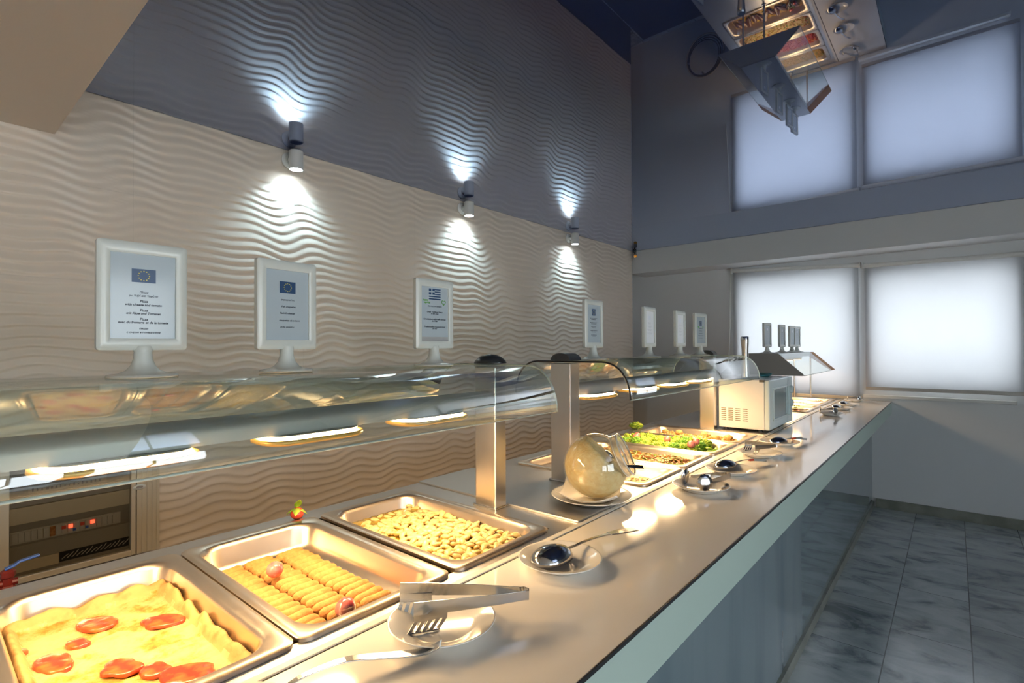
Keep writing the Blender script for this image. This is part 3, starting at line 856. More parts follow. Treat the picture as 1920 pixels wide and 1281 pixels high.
t.scale = (1.3, 1.3, 1.3)

# ------------------------------------------------------------------ sneeze guards
def dome_profile(hw, zt, zb, rr=.10, n=10):
    """outer arc from front lower edge over the flat top to the back lower edge"""
    pts = []
    flat = hw - .105
    for k in range(n + 1):
        a = (PI / 2) * k / n
        pts.append((flat + (hw - flat) * math.cos(a) ** .9 if k < n else flat, zb + (zt - zb) * math.sin(a)))
    return pts + [(-x, z) for x, z in pts[::-1]]

def sneeze_guard(label, xc, y0, y1, posts, lamps, capkind, gasket):
    r = thing('sneeze_guard', label, 'sneeze guard', (xc, y0, .9), 0, 'curved glass sneeze guards')
    O = Vector((xc, y0, .9))
    prof = dome_profile(.237, 1.318, 1.198)
    bm = B()
    ny = 2
    rows = [[bm.verts.new((x, (y1 - y0) * j / ny, z - .9)) for x, z in prof] for j in range(ny + 1)]
    for A, Q in zip(rows, rows[1:]):
        for k in range(len(prof) - 1): bm.faces.new((A[k], A[k + 1], Q[k + 1], Q[k]))
    gl = obj('glass_canopy', bm, M['glass'], r, smooth=True, solid=.005, off=0)
    for yy, mm in ((0., M['gasket'] if gasket else M['edge']), (y1 - y0, M['edge'])):
        bm = B(); tube(bm, [(x, yy, z - .9) for x, z in prof], .0032 if mm is M['gasket'] else .0026, 6); obj('edge_trim', bm, mm, gl, smooth=True)
    for s in (-1, 1):
        bm = B(); tube(bm, [(s * .237, 0, 1.198 - .9), (s * .237, y1 - y0, 1.198 - .9)], .0024, 6); obj('lower_edge', bm, M['edge'], gl, smooth=True)
    for (px0, px1, py0, py1) in posts:
        bm = B(); box(bm, px0 - O.x, px1 - O.x, py0 - O.y, py1 - O.y, .0, .412)
        p = obj('post', bm, M['post'], r, bevel=.003)
        bm = B(); box(bm, px0 - .006 - O.x, px1 + .006 - O.x, py0 - .006 - O.y, py1 + .006 - O.y, .0, .006); obj('foot_plate', bm, M['steel'], p, bevel=.002)
        cx, cy = (px0 + px1) / 2 - O.x, (py0 + py1) / 2 - O.y
        bm = B()
        if capkind == 'dome':
            lathe(bm, [(0, .448), (.018, .4465), (.035, .441), (.047, .432), (.053, .424), (.053, .4215), (0, .4215)], 32, Matrix.Translation((cx, cy, 0)) @ Matrix.Diagonal((1, .8, 1, 1)))
        else:
            hw = (px1 - px0) / 2
            poly = [(cx + hw * math.cos(PI * k / 14), .4215 + .026 * math.sin(PI * k / 14)) for k in range(15)]
            prism(bm, poly, 'y', py0 - O.y, py1 - O.y + .012)
        obj('cap', bm, M['cap'], p, auto=.6)
    # lamp housing
    hx0, hx1 = -1.085 - O.x, -1.010 - O.x
    poly = [(hx0, .297), (hx1, .297), (hx1 + .001, .318)] + [((hx0 + hx1) / 2 + .0385 * math.cos(a), .318 + .023 * math.sin(a)) for a in [PI * k / 12 for k in range(1, 12)]] + [(hx0 - .001, .318)]
    la, lb = posts[0], posts[1]
    bm = B(); prism(bm, poly, 'y', la[3] - O.y + .0005, lb[2] - O.y - .0005); obj('lamp_housing', bm, M['housing'], r, auto=.5)
    for ly in lamps:
        bm = B()
        cx = -1.045 - O.x
        loops = [rloop(bm, cx, 0, .052, .100, .044, .2875, 8), rloop(bm, cx, 0, .062, .112, .05, .2885, 8), rloop(bm, cx, 0, .063, .113, .05, .2815, 8), rloop(bm, cx, 0, .058, .106, .048, .2775, 8), rloop(bm, cx, 0, .052, .100, .044, .2785, 8)]
        loft(bm, loops + [loops[0]])
        lm = obj('heat_lamp', bm, M['lens_rim'], r, smooth=True, loc=(0, ly - O.y, 0))
        bm = B()
        loops = [rloop(bm, cx, 0, .0505, .0985, .043, .2835, 8), rloop(bm, cx, 0, .040, .080, .036, .2790, 8), rloop(bm, cx, 0, .02, .05, .018, .2785, 8)]
        loft(bm, loops, cap0=True, cap1=True)
        obj('glowing_lens', bm, M['lens'], lm, smooth=True)
        bm = B()
        loft(bm, [rloop(bm, cx, 0, .0535, .102, .046, .2950, 8), rloop(bm, cx, 0, .0505, .0985, .043, .2868, 8)])
        obj('glowing_collar', bm, M['collar'], lm, smooth=True)
        bm = B()
        loft(bm, [rloop(bm, cx, 0, .0545, .103, .047, .2952, 8), rloop(bm, cx, 0, .0545, .103, .047, .2967, 8)], cap0=True, cap1=True)
        obj('reflector_plate', bm, M['housing'], lm, auto=.6)
    return r
P1 = (-1.090, -1.010, 1.108, 1.156); P0 = (-1.090, -1.010, -.52, -.472)
sneeze_guard('curved glass sneeze guard with warm lamps over pizza, croquettes and beans', -1.04, -.55, 1.125, (P0, P1), (-.10, .232, .562, .888), 'dome', False)
P2 = (-1.088, -1.005, 1.486, 1.545); P3 = (-1.104, -1.024, 2.936, 2.984)
sneeze_guard('curved glass sneeze guard with black edging and warm lamps over salad pans', -1.02, 1.497, 2.93, (P2, P3), (1.70, 2.07, 2.40, 2.73), 'arch', True)

# far canopy
def far_canopy():
    r = thing('warming_canopy', 'grey sloping food canopy on thin poles in front of the window', 'food canopy', (-1.08, 4.07, .9))
    O = Vector((-1.08, 4.07, .9))
    y1 = 5.285 - O.y
    T, Bq, tx, bx = 1.316 - .9, 1.158 - .9, .118, .285
    poly = [(-tx, T), (tx, T), (bx, Bq + .004), (bx - .012, Bq), (-bx + .012, Bq), (-bx, Bq + .004)]
    bm = B(); prism(bm, poly, 'y', 0, .012); obj('end_panel', bm, M['canopy'], r, bevel=.001)
    # far end frame of varnished boards
    for s in (-1, 1):
        bm = B(); prism(bm, [(s * tx, T), (s * bx, Bq + .004), (s * (bx - .012), Bq), (s * (tx - .02), T - .03)] if s > 0 else [(s * (tx - .02), T - .03), (s * (bx - .012), Bq), (s * bx, Bq + .004), (s * tx, T)], 'y', y1 - .13, y1 + .012)
        e = obj('end_board', bm, M['orange'], r, bevel=.001)
        for q in (.35, .75):
            bm = B(); cx = s * (tx + (bx - tx) * q - .008); cz = T + (Bq - T) * q - .012
            cyl(bm, (cx, y1 - .131, cz), (cx, y1 - .137, cz), .006, 10); obj('screw', bm, M['steel'], e)
    bm = B(); box(bm, -tx, tx, .0125, y1 + .012, T - .010, T); obj('top_panel', bm, M['canopytop'], r, bevel=.001)
    bm = B(); box(bm, tx - .018, tx - .001, .0125, y1 - .131, T - .034, T - .011); obj('front_rail', bm, M['canopytop'], r)
    for s in (-1, 1):
        bm = B()
        v = [bm.verts.new((s * (tx + .001), .0125, T - .004)), bm.verts.new((s * (bx - .004), .0125, Bq + .002)), bm.verts.new((s * (bx - .004), y1 - .131, Bq + .002)), bm.verts.new((s * (tx + .001), y1 - .131, T - .004))]
        bm.faces.new(v); obj('glass_slope', bm, M['glass'], r, solid=.005)
        bm = B(); tube(bm, [(s * (bx - .004), .0125, Bq + .002), (s * (bx - .004), y1 - .131, Bq + .002)], .0025, 6); obj('lower_edge', bm, M['edge'], r)
    for x, y in ((-.10, .006), (.045, .006), (-.03, y1 - .031), (.10, y1 - .031)):
        bm = B(); cyl(bm, (x, y + .012, 0), (x, y + .012, T - .011), .0075, 14); p = obj('pole', bm, M['steel'], r, auto=.6)
        bm = B(); cyl(bm, (x, y + .012, 0), (x, y + .012, .006), .016, 16); obj('foot', bm, M['steel'], p, auto=.6)
    bm = B(); box(bm, -.04, .04, .03, y1 - .05, T - .055, T - .0115); obj('lamp_housing', bm, M['housing'], r, bevel=.004)
    for k in range(4):
        bm = B(); cyA = .16 + .29 * k
        loops = [rloop(bm, 0, cyA, .050, .10, .04, T - .0555, 5), rloop(bm, 0, cyA, .052, .102, .04, T - .062, 5), rloop(bm, 0, cyA, .046, .094, .038, T - .066, 5)]
        loft(bm, loops, cap0=True); lm = obj('heat_lamp', bm, M['lens_rim'], r, smooth=True)
        bm = B(); loops = [rloop(bm, 0, cyA, .0455, .0935, .038, T - .0655, 5), rloop(bm, 0, cyA, .03, .07, .03, T - .069, 5)]
        loft(bm, loops, cap1=True); obj('glowing_lens', bm, M['lens_soft'], lm, smooth=True)
far_canopy()

# ------------------------------------------------------------------ menu signs
def text_mesh(lines):
    """lines: (string, width or None, z, size, shear, halign, x)"""
    verts, faces = [], []
    for (s, width, z, size, shear, al, x0) in lines:
        cu = bpy.data.curves.new('print', 'FONT'); cu.body = s; cu.size = 1.; cu.align_x = al; cu.shear = shear; cu.resolution_u = 2
        cu.offset = .03
        o = bpy.data.objects.new('print', cu); C.objects.link(o)
        dg = bpy.context.evaluated_depsgraph_get(); dg.update()
        me = bpy.data.meshes.new_from_object(o.evaluated_get(dg))
        vs = [v.co.copy() for v in me.vertices]
        k = size
        if vs and width:
            wv = max(v.x for v in vs) - min(v.x for v in vs); k = width * 1.11 / wv
            kz = size if size else k
        else: kz = k
        b = len(verts)
        verts += [(x0 + v.x * k, 0, z + v.y * kz) for v in vs]
        faces += [[b + i for i in p.vertices] for p in me.polygons]
        bpy.data.objects.remove(o); bpy.data.curves.remove(cu); bpy.data.meshes.remove(me)
    return verts, faces

def pyobj(name, verts, faces, m, parent, loc=None):
    me = bpy.data.meshes.new(name); me.from_pydata([tuple(v) for v in verts], [], faces); me.materials.append(m)
    o = bpy.data.objects.new(name, me); C.objects.link(o); o.parent = parent
    if loc is not None: o.location = loc
    return o

def rect(bm, x0, x1, z0, z1, y): bm.faces.new([bm.verts.new(p) for p in ((x0, y, z0), (x1, y, z0), (x1, y, z1), (x0, y, z1))])

CW, CH = .0460, .0702   # half card
def menu_sign(label, y, rz, kind, x=-1.035, z=1.3212, parent_dup=None):
    r = thing('menu_sign', label, 'menu sign', (x, y, z), rz + PI / 2, 'menu signs on the glass')
    bm = B()
    lathe(bm, [(0, 0), (.050, 0), (.051, .002), (.049, .0045), (.035, .0065), (.024, .011), (.017, .020), (.0135, .031), (.0125, .044), (0, .044)], 36)
    obj('foot', bm, M['plastic'], r, auto=.7)
    bm = B(); lathe(bm, [(0, .0425), (.0135, .0425), (.0135, .050), (.0125, .052), (0, .052)], 24); obj('neck', bm, M['plastic'], r, auto=.7)
    # frame
    zc = .1345; fw, fh = .0635, .0895
    bm = B()
    def ring(hx, hz, rr, yy):
        L1 = rloop(bm, 0, 0, hx, hz, rr, 0, 4)
        for v in L1: v.co = Vector((v.co.x, yy, zc + v.co.y))
        return L1
    loops = [ring(CW, CH, .001, -.002), ring(CW, CH, .001, -.0072), ring(CW + .002, CH + .002, .002, -.0085), ring(fw - .004, fh - .004, .004, -.0085), ring(fw, fh, .005, -.005), ring(fw, fh, .005, .006), ring(fw - .003, fh - .003, .004, .0085)]
    loft(bm, loops, cap1=True); obj('frame', bm, M['plastic'], r, auto=.8)
    bm = B(); rect(bm, -CW, CW, zc - CH, zc + CH, -.0035); box(bm, -CW + .0002, CW - .0002, -.0034, -.0021, zc - CH + .0002, zc + CH - .0002)
    cd = obj('card', bm, M['card'] if kind != 'blank' else M['card_off'], r)
    yp = -.0038
    if kind in ('eu', 'fish', 'eu_small', 'eu_veg'):
        fwid, fhei, fz = {'eu': (.0170, .0112, .0345), 'fish': (.0172, .0118, .036), 'eu_small': (.0125, .0125, .043), 'eu_veg': (.013, .0125, .036)}[kind]
        bm = B(); rect(bm, -fwid, fwid, zc + fz - fhei, zc + fz + fhei, yp); fl = obj('flag', bm, M['flag_blue'], r)
        fl['label'] = 'blue flag with a ring of yellow stars'
        bm = B()
        for k in range(12):
            a = 2 * PI * k / 12; cx, cz = .0078 * math.cos(a), zc + fz + .0078 * math.sin(a)
            pts = []
            for q in range(10):
                b = PI / 2 + q * PI / 5; rr = .0014 if q % 2 == 0 else .0006
                pts.append(bm.verts.new((cx + rr * math.cos(b), yp - .0002, cz + rr * math.sin(b))))
            bm.faces.new(pts)
        obj('stars', bm, M['flag_yellow'], fl)
    lines = []
    if kind == 'eu':
        tx = [('\u03a0\u03af\u03c4\u03c3\u03b1', .0115, 508), ('\u03bc\u03b5 \u03c4\u03c5\u03c1\u03af \u03ba\u03b1\u03b9 \u03c4\u03bf\u03bc\u03ac\u03c4\u03b1', .037, 541), ('Pizza', .0105, 596), ('with cheese and tomato', .047, 629), ('Pizza', .0105, 683), ('mit K\u00e4se und Tomaten', .044, 713),
              ('Pizza', .0105, 770), ('avec du fromage et de la tomate', .064, 800), ('\u043f\u0438\u0446\u0446\u0430', .0115, 856), ('\u0441 \u0441\u044b\u0440\u043e\u043c \u0438 \u043f\u043e\u043c\u0438\u0434\u043e\u0440\u0430\u043c\u0438', .043, 894)]
        for s, w, py in tx: lines.append((s, w, zc + (547 - py) / 815 * 2 * CH - .0015, None, .2, 'CENTER', 0))
    if kind == 'fish':
        tx = [('\u03c8\u03b1\u03c1\u03bf\u03ba\u03c1\u03bf\u03ba\u03ad\u03c4\u03b5\u03c2', .0265, 505, .0), ('Fish croquettes', .028, 585, .002), ('Fisch Kroketten', .029, 662, -.0005), ('croquettes de poisson', .0400, 743, .004), ('\u0440\u044b\u0431\u0430 \u043a\u0440\u043e\u043a\u0435\u0442\u044b', .0270, 820, -.001)]
        for s, w, py, dx in tx: lines.append((s, w, zc + (567 - py) / 800 * 2 * CH - .0015, None, .2, 'CENTER', dx))
    if kind == 'greek':
        bm = B()
        x0, x1, zt, zb = -.0195, .0205, zc + .0660, zc + .0375
        sh = (zt - zb) / 9
        for k in range(9):
            if k % 2 == 0: rect(bm, x0 if k > 4 else x0 + 5 * sh * 1.25, x1, zt - (k + 1) * sh, zt - k * sh, yp)
        c = 5 * sh * 1.25
        for a0, a1, b0, b1 in ((0, .4, 0, .4), (.6, 1, 0, .4), (0, .4, .6, 1), (.6, 1, .6, 1)): rect(bm, x0 + a0 * c, x0 + a1 * c, zt - b1 * 5 * sh, zt - b0 * 5 * sh, yp)
        f = obj('flag', bm, M['flag_blue'], r); f['label'] = 'blue and white striped flag with a cross'
        v, fc = text_mesh([('happy', .0165, zc + .0335, None, .1, 'CENTER', -.031), ('veggie', .0195, zc + .0265, None, .1, 'CENTER', -.026)])
        pyobj('green_lettering', v, fc, M['green_ink'], r, (0, yp, 0))
        bm = B()
        for s in (-1, 1):
            pts = [(.0, -.0065), (s * .0055, -.001), (s * .007, .003), (s * .0045, .006), (s * .001, .003)]
            ribbon(bm, [(.031 + px, yp, zc + .031 + pz) for px, pz in pts], (0, 1, 0), .0003, .0014)
        ribbon(bm, [(.031, yp, zc + .024), (.031, yp, zc + .030)], (0, 1, 0), .0003, .001)
        obj('green_emblem', bm, M['green_ink'], r)
        tx = [('\u0393\u03af\u03b3\u03b1\u03bd\u03c4\u03b5\u03c2 \u03c3\u03c4\u03bf \u03c6\u03bf\u03cd\u03c1\u03bd\u03bf', .043, 452), ('Greek Traditional beans', .048, 540), ('in the oven', .023, 566), ('Griechische traditionelle Bohnen', .068, 650), ('im Ofen', .017, 678), ('Traditionnelle grecque haricots', .064, 765), ('au four', .0145, 790)]
        for s, w, py in tx: lines.append((s, w, zc + (570 - py) / 815 * 2 * CH - .0015, None, .2, 'CENTER', 0))
        bm = B(); rect(bm, -CW, CW, zc - CH, zc - CH + .011, yp); obj('lower_band', bm, mat('card_shadow_grey', (.42, .41, .40), .3), r)  # grey band along the bottom of the card
    if lines:
        v, fc = text_mesh(lines); pyobj('printed_text', v, fc, M['ink'], r, (0, yp, 0))
    if kind in ('eu_small', 'eu_veg', 'blank', 'bars'):
        bm = B()
        zz = zc + (.02 if kind != 'eu_veg' else .008)
        nl = {'eu_small': 5, 'eu_veg': 5, 'blank': 4, 'bars': 5}[kind]
        rn = random.Random(int(y * 100))
        for k in range(nl):
            w = rn.uniform(.018, .027)
            # two short lines of small unreadable print, word by word
            for dz, ww in ((0, w), (-.0045, w * .7)):
                if kind == 'eu_veg' and dz: continue
                xx = -ww
                while xx < ww - .002:
                    l = rn.uniform(.004, .009); rect(bm, xx, min(xx + l, ww), zz - .0012 + dz, zz + .0008 + dz, yp); xx += l + .0016
            zz -= .0155 if kind != 'eu_veg' else .0125
        obj('printed_lines', bm, M['ink'] if kind in ('eu_small', 'eu_veg') else mat('pale_print', (.38, .40, .43), .4), r)
        if kind == 'eu_veg':
            bm = B(); rect(bm, -.030, -.014, zc + .0155, zc + .020, yp); rect(bm, -.026, -.012, zc + .0115, zc + .0145, yp); rect(bm, .022, .030, zc + .013, zc + .023, yp); obj('green_emblem', bm, M['green_ink'], r)
        if kind in ('blank', 'bars'):
            bm = B(); rect(bm, -.012, .012, zc + .032, zc + .05, yp); obj('faint_flag', bm, mat('faint_print', (.52, .55, .60), .3), r)
    return r
menu_sign('large white framed menu sign about pizza with cheese and tomato', .261, 0, 'eu')
menu_sign('white framed menu sign about fish croquettes under a blue starred flag', .507, .07, 'fish')
menu_sign('white framed menu sign with striped Greek flag and green emblems', .900, .0, 'greek')
menu_sign('white framed menu sign with blue square flag near the black edged glass', 1.686, 0, 'eu_small')
menu_sign('white framed sign with washed-out card, first after the blue square flag sign', 2.157, .05, 'blank')
menu_sign('white framed sign with washed-out card, second after the blue square flag sign', 2.497, .035, 'blank')
menu_sign('white framed sign with blue flag and green marks beside the dark post cap', 2.767, -.12, 'eu_veg')
menu_sign('narrow framed sign on the grey canopy, the one nearest the pepper mill', 4.134, -.14, 'bars', -1.05, 1.3165)
menu_sign('narrow framed sign on the grey canopy, second from the pepper mill', 4.564, -.10, 'bars', -1.05, 1.3165)
menu_sign('narrow framed sign on the grey canopy, third from the pepper mill', 4.90, -.14, 'bars', -1.05, 1.3165)
menu_sign('narrow framed sign on the grey canopy, nearest the window blind', 5.085, -.17, 'bars', -1.05, 1.3165)

# ------------------------------------------------------------------ wall spotlights + camera
def spot(y, z, label):
    r = thing('wall_spotlight', label, 'wall lamp', (WX + .004, y, z), 0, 'white wall spotlights')
    RX = Matrix.Rotation(PI / 2, 4, 'Y')
    bm = B(); lathe(bm, [(0, 0), (.041, 0), (.041, .007), (.034, .012), (.028, .013), (.026, .016), (0, .016)], 32, RX); obj('wall_plate', bm, M['whitepaint'], r, auto=.6)
    bm = B(); cyl(bm, (.016, 0, 0), (.042, 0, 0), .015); obj('arm', bm, M['whitepaint'], r, auto=.6)
    bm = B()
    lathe(bm, [(0, .036), (.020, .036), (.030, .0345), (.034, .030), (.034, -.062), (.0305, -.062), (.0305, -.050), (0, -.050)], 32, Matrix.Translation((.072, 0, 0))); obj('lamp_shade', bm, M['whitepaint'], r, auto=.6)
    bm = B(); lathe(bm, [(0, -.0555), (.029, -.0555), (.029, -.051), (0, -.051)], 24, Matrix.Translation((.072, 0, 0))); obj('glowing_lens', bm, M['spotlens'], r)
    li = bpy.data.lights.new('spot_bulb', 'SPOT'); li.energy = SPOT_W; li.color = COOL; li.spot_size = math.radians(115); li.spot_blend = .9; li.shadow_soft_size = .02
    lo = bpy.data.objects.new('spot_bulb', li); C.objects.link(lo); lo.parent = r; lo.location = (.072, 0, -.063); lo.rotation_euler = (0, math.radians(14), 0)
    return r
SPOT_W = 7.
spot(1.285, 2.335, 'white wall spotlight nearest the cream soffit')
spot(2.515, 2.335, 'white wall spotlight, middle one along the wavy wall')
spot(3.825, 2.335, 'white wall spotlight nearest the security camera')
r = thing('security_camera', 'small grey bullet camera under the ceiling corner', 'security camera', (-2.575, 5.04, 2.385))
d = Vector((.42, -.80, -.30)).normalized()
bm = B(); cyl(bm, (0, 0, 0), (0, 0, -.012), .018, 20); tube(bm, [(0, 0, -.012), (.004, -.004, -.035), (.018, -.025, -.047)], .006, 8); obj('bracket', bm, M['black'], r, auto=.6)
q = d.to_track_quat('Z', 'Y').to_matrix().to_4x4()
bm = B(); lathe(bm, [(0, -.035), (.017, -.035), (.019, -.03), (.019, .045), (.0165, .045), (.0165, .036), (0, .036)], 24, Matrix.Translation((.025, -.03, -.052)) @ q); obj('camera_body', bm, M['housing'], r, auto=.6)
bm = B(); lathe(bm, [(0, .040), (.010, .040), (.0163, .042), (.0163, .037), (0, .037)], 24, Matrix.Translation((.025, -.03, -.052)) @ q); obj('lens', bm, mat('amber_lens', (.6, .33, .08), .1, .6), r)

# ------------------------------------------------------------------ electrical cabinet, valve, cable
r = thing('electrical_cabinet', 'cream electrical breaker cabinet with glazed door on the wavy wall', 'electrical cabinet', (WX + .004, .42, .53))
O = Vector((WX + .004, .42, .53))
def eb(nm, y0, y1, z0, z1, x0, x1, m, parent=r, bev=0.):
    bm = B(); box(bm, x0, x1, y0 - O.y, y1 - O.y, z0 - O.z, z1 - O.z); return obj(nm, bm, m, parent, bevel=bev)
eb('cabinet_body', .10, .705, .53, 1.02, 0, .012, M['cabdark'])
bm = B()
for y0, y1, z0, z1 in ((.10, .248, .53, 1.02), (.606, .622, .53, 1.02), (.248, .606, .53, .552), (.248, .606, .985, 1.02)): box(bm, .012, .040, y0 - O.y, y1 - O.y, z0 - O.z, z1 - O.z)
obj('door_frame', bm, M['cabgrey'], r, bevel=.002)
bm = B()
for k in range(9): box(bm, .012, .036 if k % 2 else .039, .626 + k * .0088 - O.y, .626 + (k + 1) * .0088 - O.y, 0, .49)
obj('fluted_side', bm, M['cabgrey'], r)
eb('cover_strip', .249, .605, .738, .797, .012, .022, M['cabstrip'])
eb('cover_strip', .249, .385, .565, .603, .012, .022, M['cabstrip'])
eb('lower_cover', .249, .605, .604, .66, .012, .018, mat('cover_grey', (.28, .26, .22), .4))
eb('upper_cover', .249, .605, .80, .835, .012, .018, mat('cover_grey_upper', (.3, .28, .24), .4))
eb('wire_slot', .388, .604, .566, .603, .0121, .014, M['black'])
bm = B()
for k in range(14):
    yy = .395 + k * .0145 - O.y; tube(bm, [(.015, yy, .045), (.017, yy + .01, .055), (.015, yy + .02, .06 + .004 * (k % 3))], .0016, 5)
obj('wires', bm, M['cabmod'], r)
br = eb('breaker_row', .252, .575, .668, .712, .012, .020, M['cabmod'])
for k in range(18):
    yy = .256 + k * .0172
    c = eb('breaker', yy, yy + .0155, .672, .708, .0202, .0245, M['cabmod'] if k not in (6,) else M['orange'], br, .001)
for yy, lit in ((.392, False), (.412, True), (.447, False), (.478, True)):
    eb('indicator_light', yy, yy + .013, .690, .703, .0247, .0275, M['led'] if lit else M['red'], br, .001)
for yy in (.425, .463): eb('blue_switch', yy, yy + .009, .676, .686, .0247, .027, M['blue'], br)
b2 = eb('label_row', .30, .53, .842, .866, .012, .017, mat('label_strip', (.33, .31, .27), .5), r)
bm = B(); rn = random.Random(8)
for k in range(16): box(bm, .0172, .0176, .31 + k * .013 - O.y, .31 + k * .013 + rn.uniform(.003, .008) - O.y, .848 - O.z, .848 + rn.uniform(.006, .012) - O.z)
obj('label_marks', bm, M['black'], b2)
bm = B(); lathe(bm, [(0, 0), (.02, 0), (.02, .003), (.015, .006), (0, .006)], 28, Matrix.Translation((.0405, .637 - O.y - .004, .803 - O.z)) @ Matrix.Rotation(PI / 2, 4, 'Y') @ Matrix.Diagonal((.55, 1.15, 1, 1))); h = obj('door_handle', bm, M['plastic'], r, auto=.7)
bm = B(); lathe(bm, [(0, .0062), (.011, .0062), (.010, .0075), (0, .0075)], 20, Matrix.Translation((.0405, .637 - O.y - .004, .803 - O.z)) @ Matrix.Rotation(PI / 2, 4, 'Y') @ Matrix.Diagonal((.5, 1.1, 1, 1))); obj('grip_recess', bm, mat('handle_grey', (.3, .28, .26), .4), h)
bm = B(); box(bm, .030, .033, .249 - O.y, .605 - O.y, .553 - O.z, .984 - O.z); obj('door_glass', bm, thin_glass('smoky_glass', (.86, .85, .82)), r)

bm = B(); box(bm, -2.58, -1.48, -.8, 5.30, .0005, .008)  # dark sheet added to imitate the unlit staff floor
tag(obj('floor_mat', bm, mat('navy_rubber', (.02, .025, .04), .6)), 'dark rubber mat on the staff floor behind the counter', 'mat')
r = thing('pipe_valve', 'red pipe valve with blue lever behind the steel counter', 'valve', (-1.50, .143, 0))
bm = B(); cyl(bm, (0, 0, 0), (0, 0, .865), .011, 14); obj('pipe', bm, M['redpaint'], r, auto=.6)
bm = B(); lathe(bm, [(0, .855), (.012, .855), (.0135, .862), (.0135, .875), (.010, .88), (.010, .895), (.0135, .898), (.0135, .908), (.009, .912), (0, .912)], 8); cyl(bm, (0, -.018, .885), (0, .016, .885), .007, 10); obj('valve_body', bm, M['redpaint'], r, auto=.5)
bm = B(); ribbon(bm, [(0, -.004, .914), (0, .01, .918), (-.002, .018, .923), (-.004, .05, .927)], (1, 0, 0), [.006, .006, .005, .0055], .004); obj('lever', bm, M['blue'], r, bevel=.001)

r = thing('hanging_cable', 'dark coiled cable hanging on the back wall behind the counter', 'cable', (-1.93, WY - .02, .43))
for k in range(4):
    bm = B(); R0 = .155 + .012 * k
    tube(bm, [(R0 * math.cos(2 * PI * i / 40) + .008 * k, -.012 - .011 * k, R0 * 1.15 * math.sin(2 * PI * i / 40)) for i in range(41)], .0055, 7); obj('loop', bm, M['cable'] if k < 3 else M['cabstrip'], r, smooth=True)
bm = B(); box(bm, -.006, .006, -.06, .02, .165, .178); obj('hook', bm, M['steel'], r)

# ------------------------------------------------------------------ crockery
plate_proto = None
def plate(x, y, label, s=1., z=.9004):
    global plate_proto
    if plate_proto is None:
        bm = B()
        lathe(bm, [(0, .0035), (.048, .0035), (.056, .006), (.066, .0125), (.086, .0185), (.089, .0197), (.0897, .0186), (.087, .0165), (.067, .0095), (.058, .003), (.054, 0), (.050, 0), (.049, .0012), (0, .0012)], 56)
        o = obj('side_plate', bm, M['china'], smooth=True); plate_proto = o
    else:
        o = plate_proto.copy(); C.objects.link(o)
    o.location = (x, y, z); o.scale = (s, s, 1.0 if s < 1.1 else 1.1)
    tag(o, label, 'plate', 'white plates for utensils')
    return o
plate(-.655, .585, 'white side plate under the large slotted tongs')
plate(-.650, .918, 'white side plate under the big serving spoon beside the bean pan')
plate(-.835, 1.345, 'white dinner plate with napkin under the cheese jar', 1.34, .9064)
plate(-.635, 1.690, 'white side plate under the round-headed tongs')
plate(-.633, 1.985, 'white side plate under the spoon beside the dark mixed salad')
plate(-.638, 2.37, 'white side plate under the fork tongs')
plate(-.637, 2.70, 'white side plate under the spoon in front of the microwave')
plate(-.640, 4.07, 'white side plate under tongs just beyond the microwave', .82)
plate(-.632, 4.46, 'white side plate under a spoon, first beyond the far tongs plate', .82)
plate(-.632, 4.78, 'white side plate under a spoon, second beyond the far tongs plate', .82)
plate(-.645, 5.16, 'white side plate under tongs closest to the window', .82)
plate(-.660, .245, 'white side plate at the lower picture edge under a spoon')

def spoon(label, x, y, rz, grip=None, ring=False, z=.912, a=.043, b=.031, h=.027, hl=.235, tilt=0.):
    r = thing('serving_spoon', label, 'serving spoon', (x, y, z), rz, 'serving spoons')
    bm = B(); n, rings = 32, []
    for k in range(9):
        t = k / 8
        rr = math.cos(t * PI / 2) if k < 8 else 0
        zz = h * math.sin(t * PI / 2)
        if k == 8: rings.append([bm.verts.new((0, 0, zz))]); continue
        rings.append([bm.verts.new((a * rr * math.cos(2 * PI * i / n) * (1 if math.cos(2 * PI * i / n) < 0 else 1.08), b * rr * math.sin(2 * PI * i / n) * (1 + .12 * -math.cos(2 * PI * i / n)), zz)) for i in range(n)])
    for A, Q in zip(rings, rings[1:]):
        for i in range(n):
            j = (i + 1) % n
            if len(Q) == 1: bm.faces.new((A[i], A[j], Q[0]))
            else: bm.faces.new((A[i], A[j], Q[j], Q[i]))
    obj('bowl', bm, M['spoon'], r, smooth=True, solid=.0012, off=-1)
    bm = B()
    pts = [(a * .92, 0, h * .42), (a + .02, 0, .0135), (a + .05, 0, .0165), (a + .10, 0, .0165), (hl - .06, 0, .0125), (hl, 0, .004)]
    _p, _h = spath(pts, [.005, .0038, .0036, .0042, .006, .008], 4); ribbon(bm, _p, (0, 1, 0), _h, .0028)
    obj('handle', bm, M['utensil'], r, bevel=.0006)
    if ring:
        bm = B(); ribbon(bm, [(hl - .088, 0, .0138), (hl - .068, 0, .0130)], (0, 1, 0), .0065, .008); obj('ring', bm, M['red'], r, bevel=.0015)
        bm = B(); ribbon(bm, [(hl - .068, 0, .0130), (hl - .03, 0, .0085), (hl + .002, 0, .004)], (0, 1, 0), [.007, .0085, .0075], .009); obj('grip', bm, M['grip'], r, bevel=.002)
    elif grip:
        bm = B(); ribbon(bm, [(hl - .085, 0, .0150), (hl - .04, 0, .0115), (hl + .01, 0, .006)], (0, 1, 0), [.009, .0135, .0125], .0035); obj('grip', bm, M['utensil'], r, bevel=.001)
    return r
spoon('large steel serving spoon face down on plate beside the bean pan', -.662, .905, 1.36, grip=True, hl=.265, a=.051, b=.037, h=.031)
spoon('steel serving spoon with red ring on plate beside the dark mixed salad', -.665, 2.02, 1.14, ring=True, hl=.215, a=.050, b=.031, h=.028)
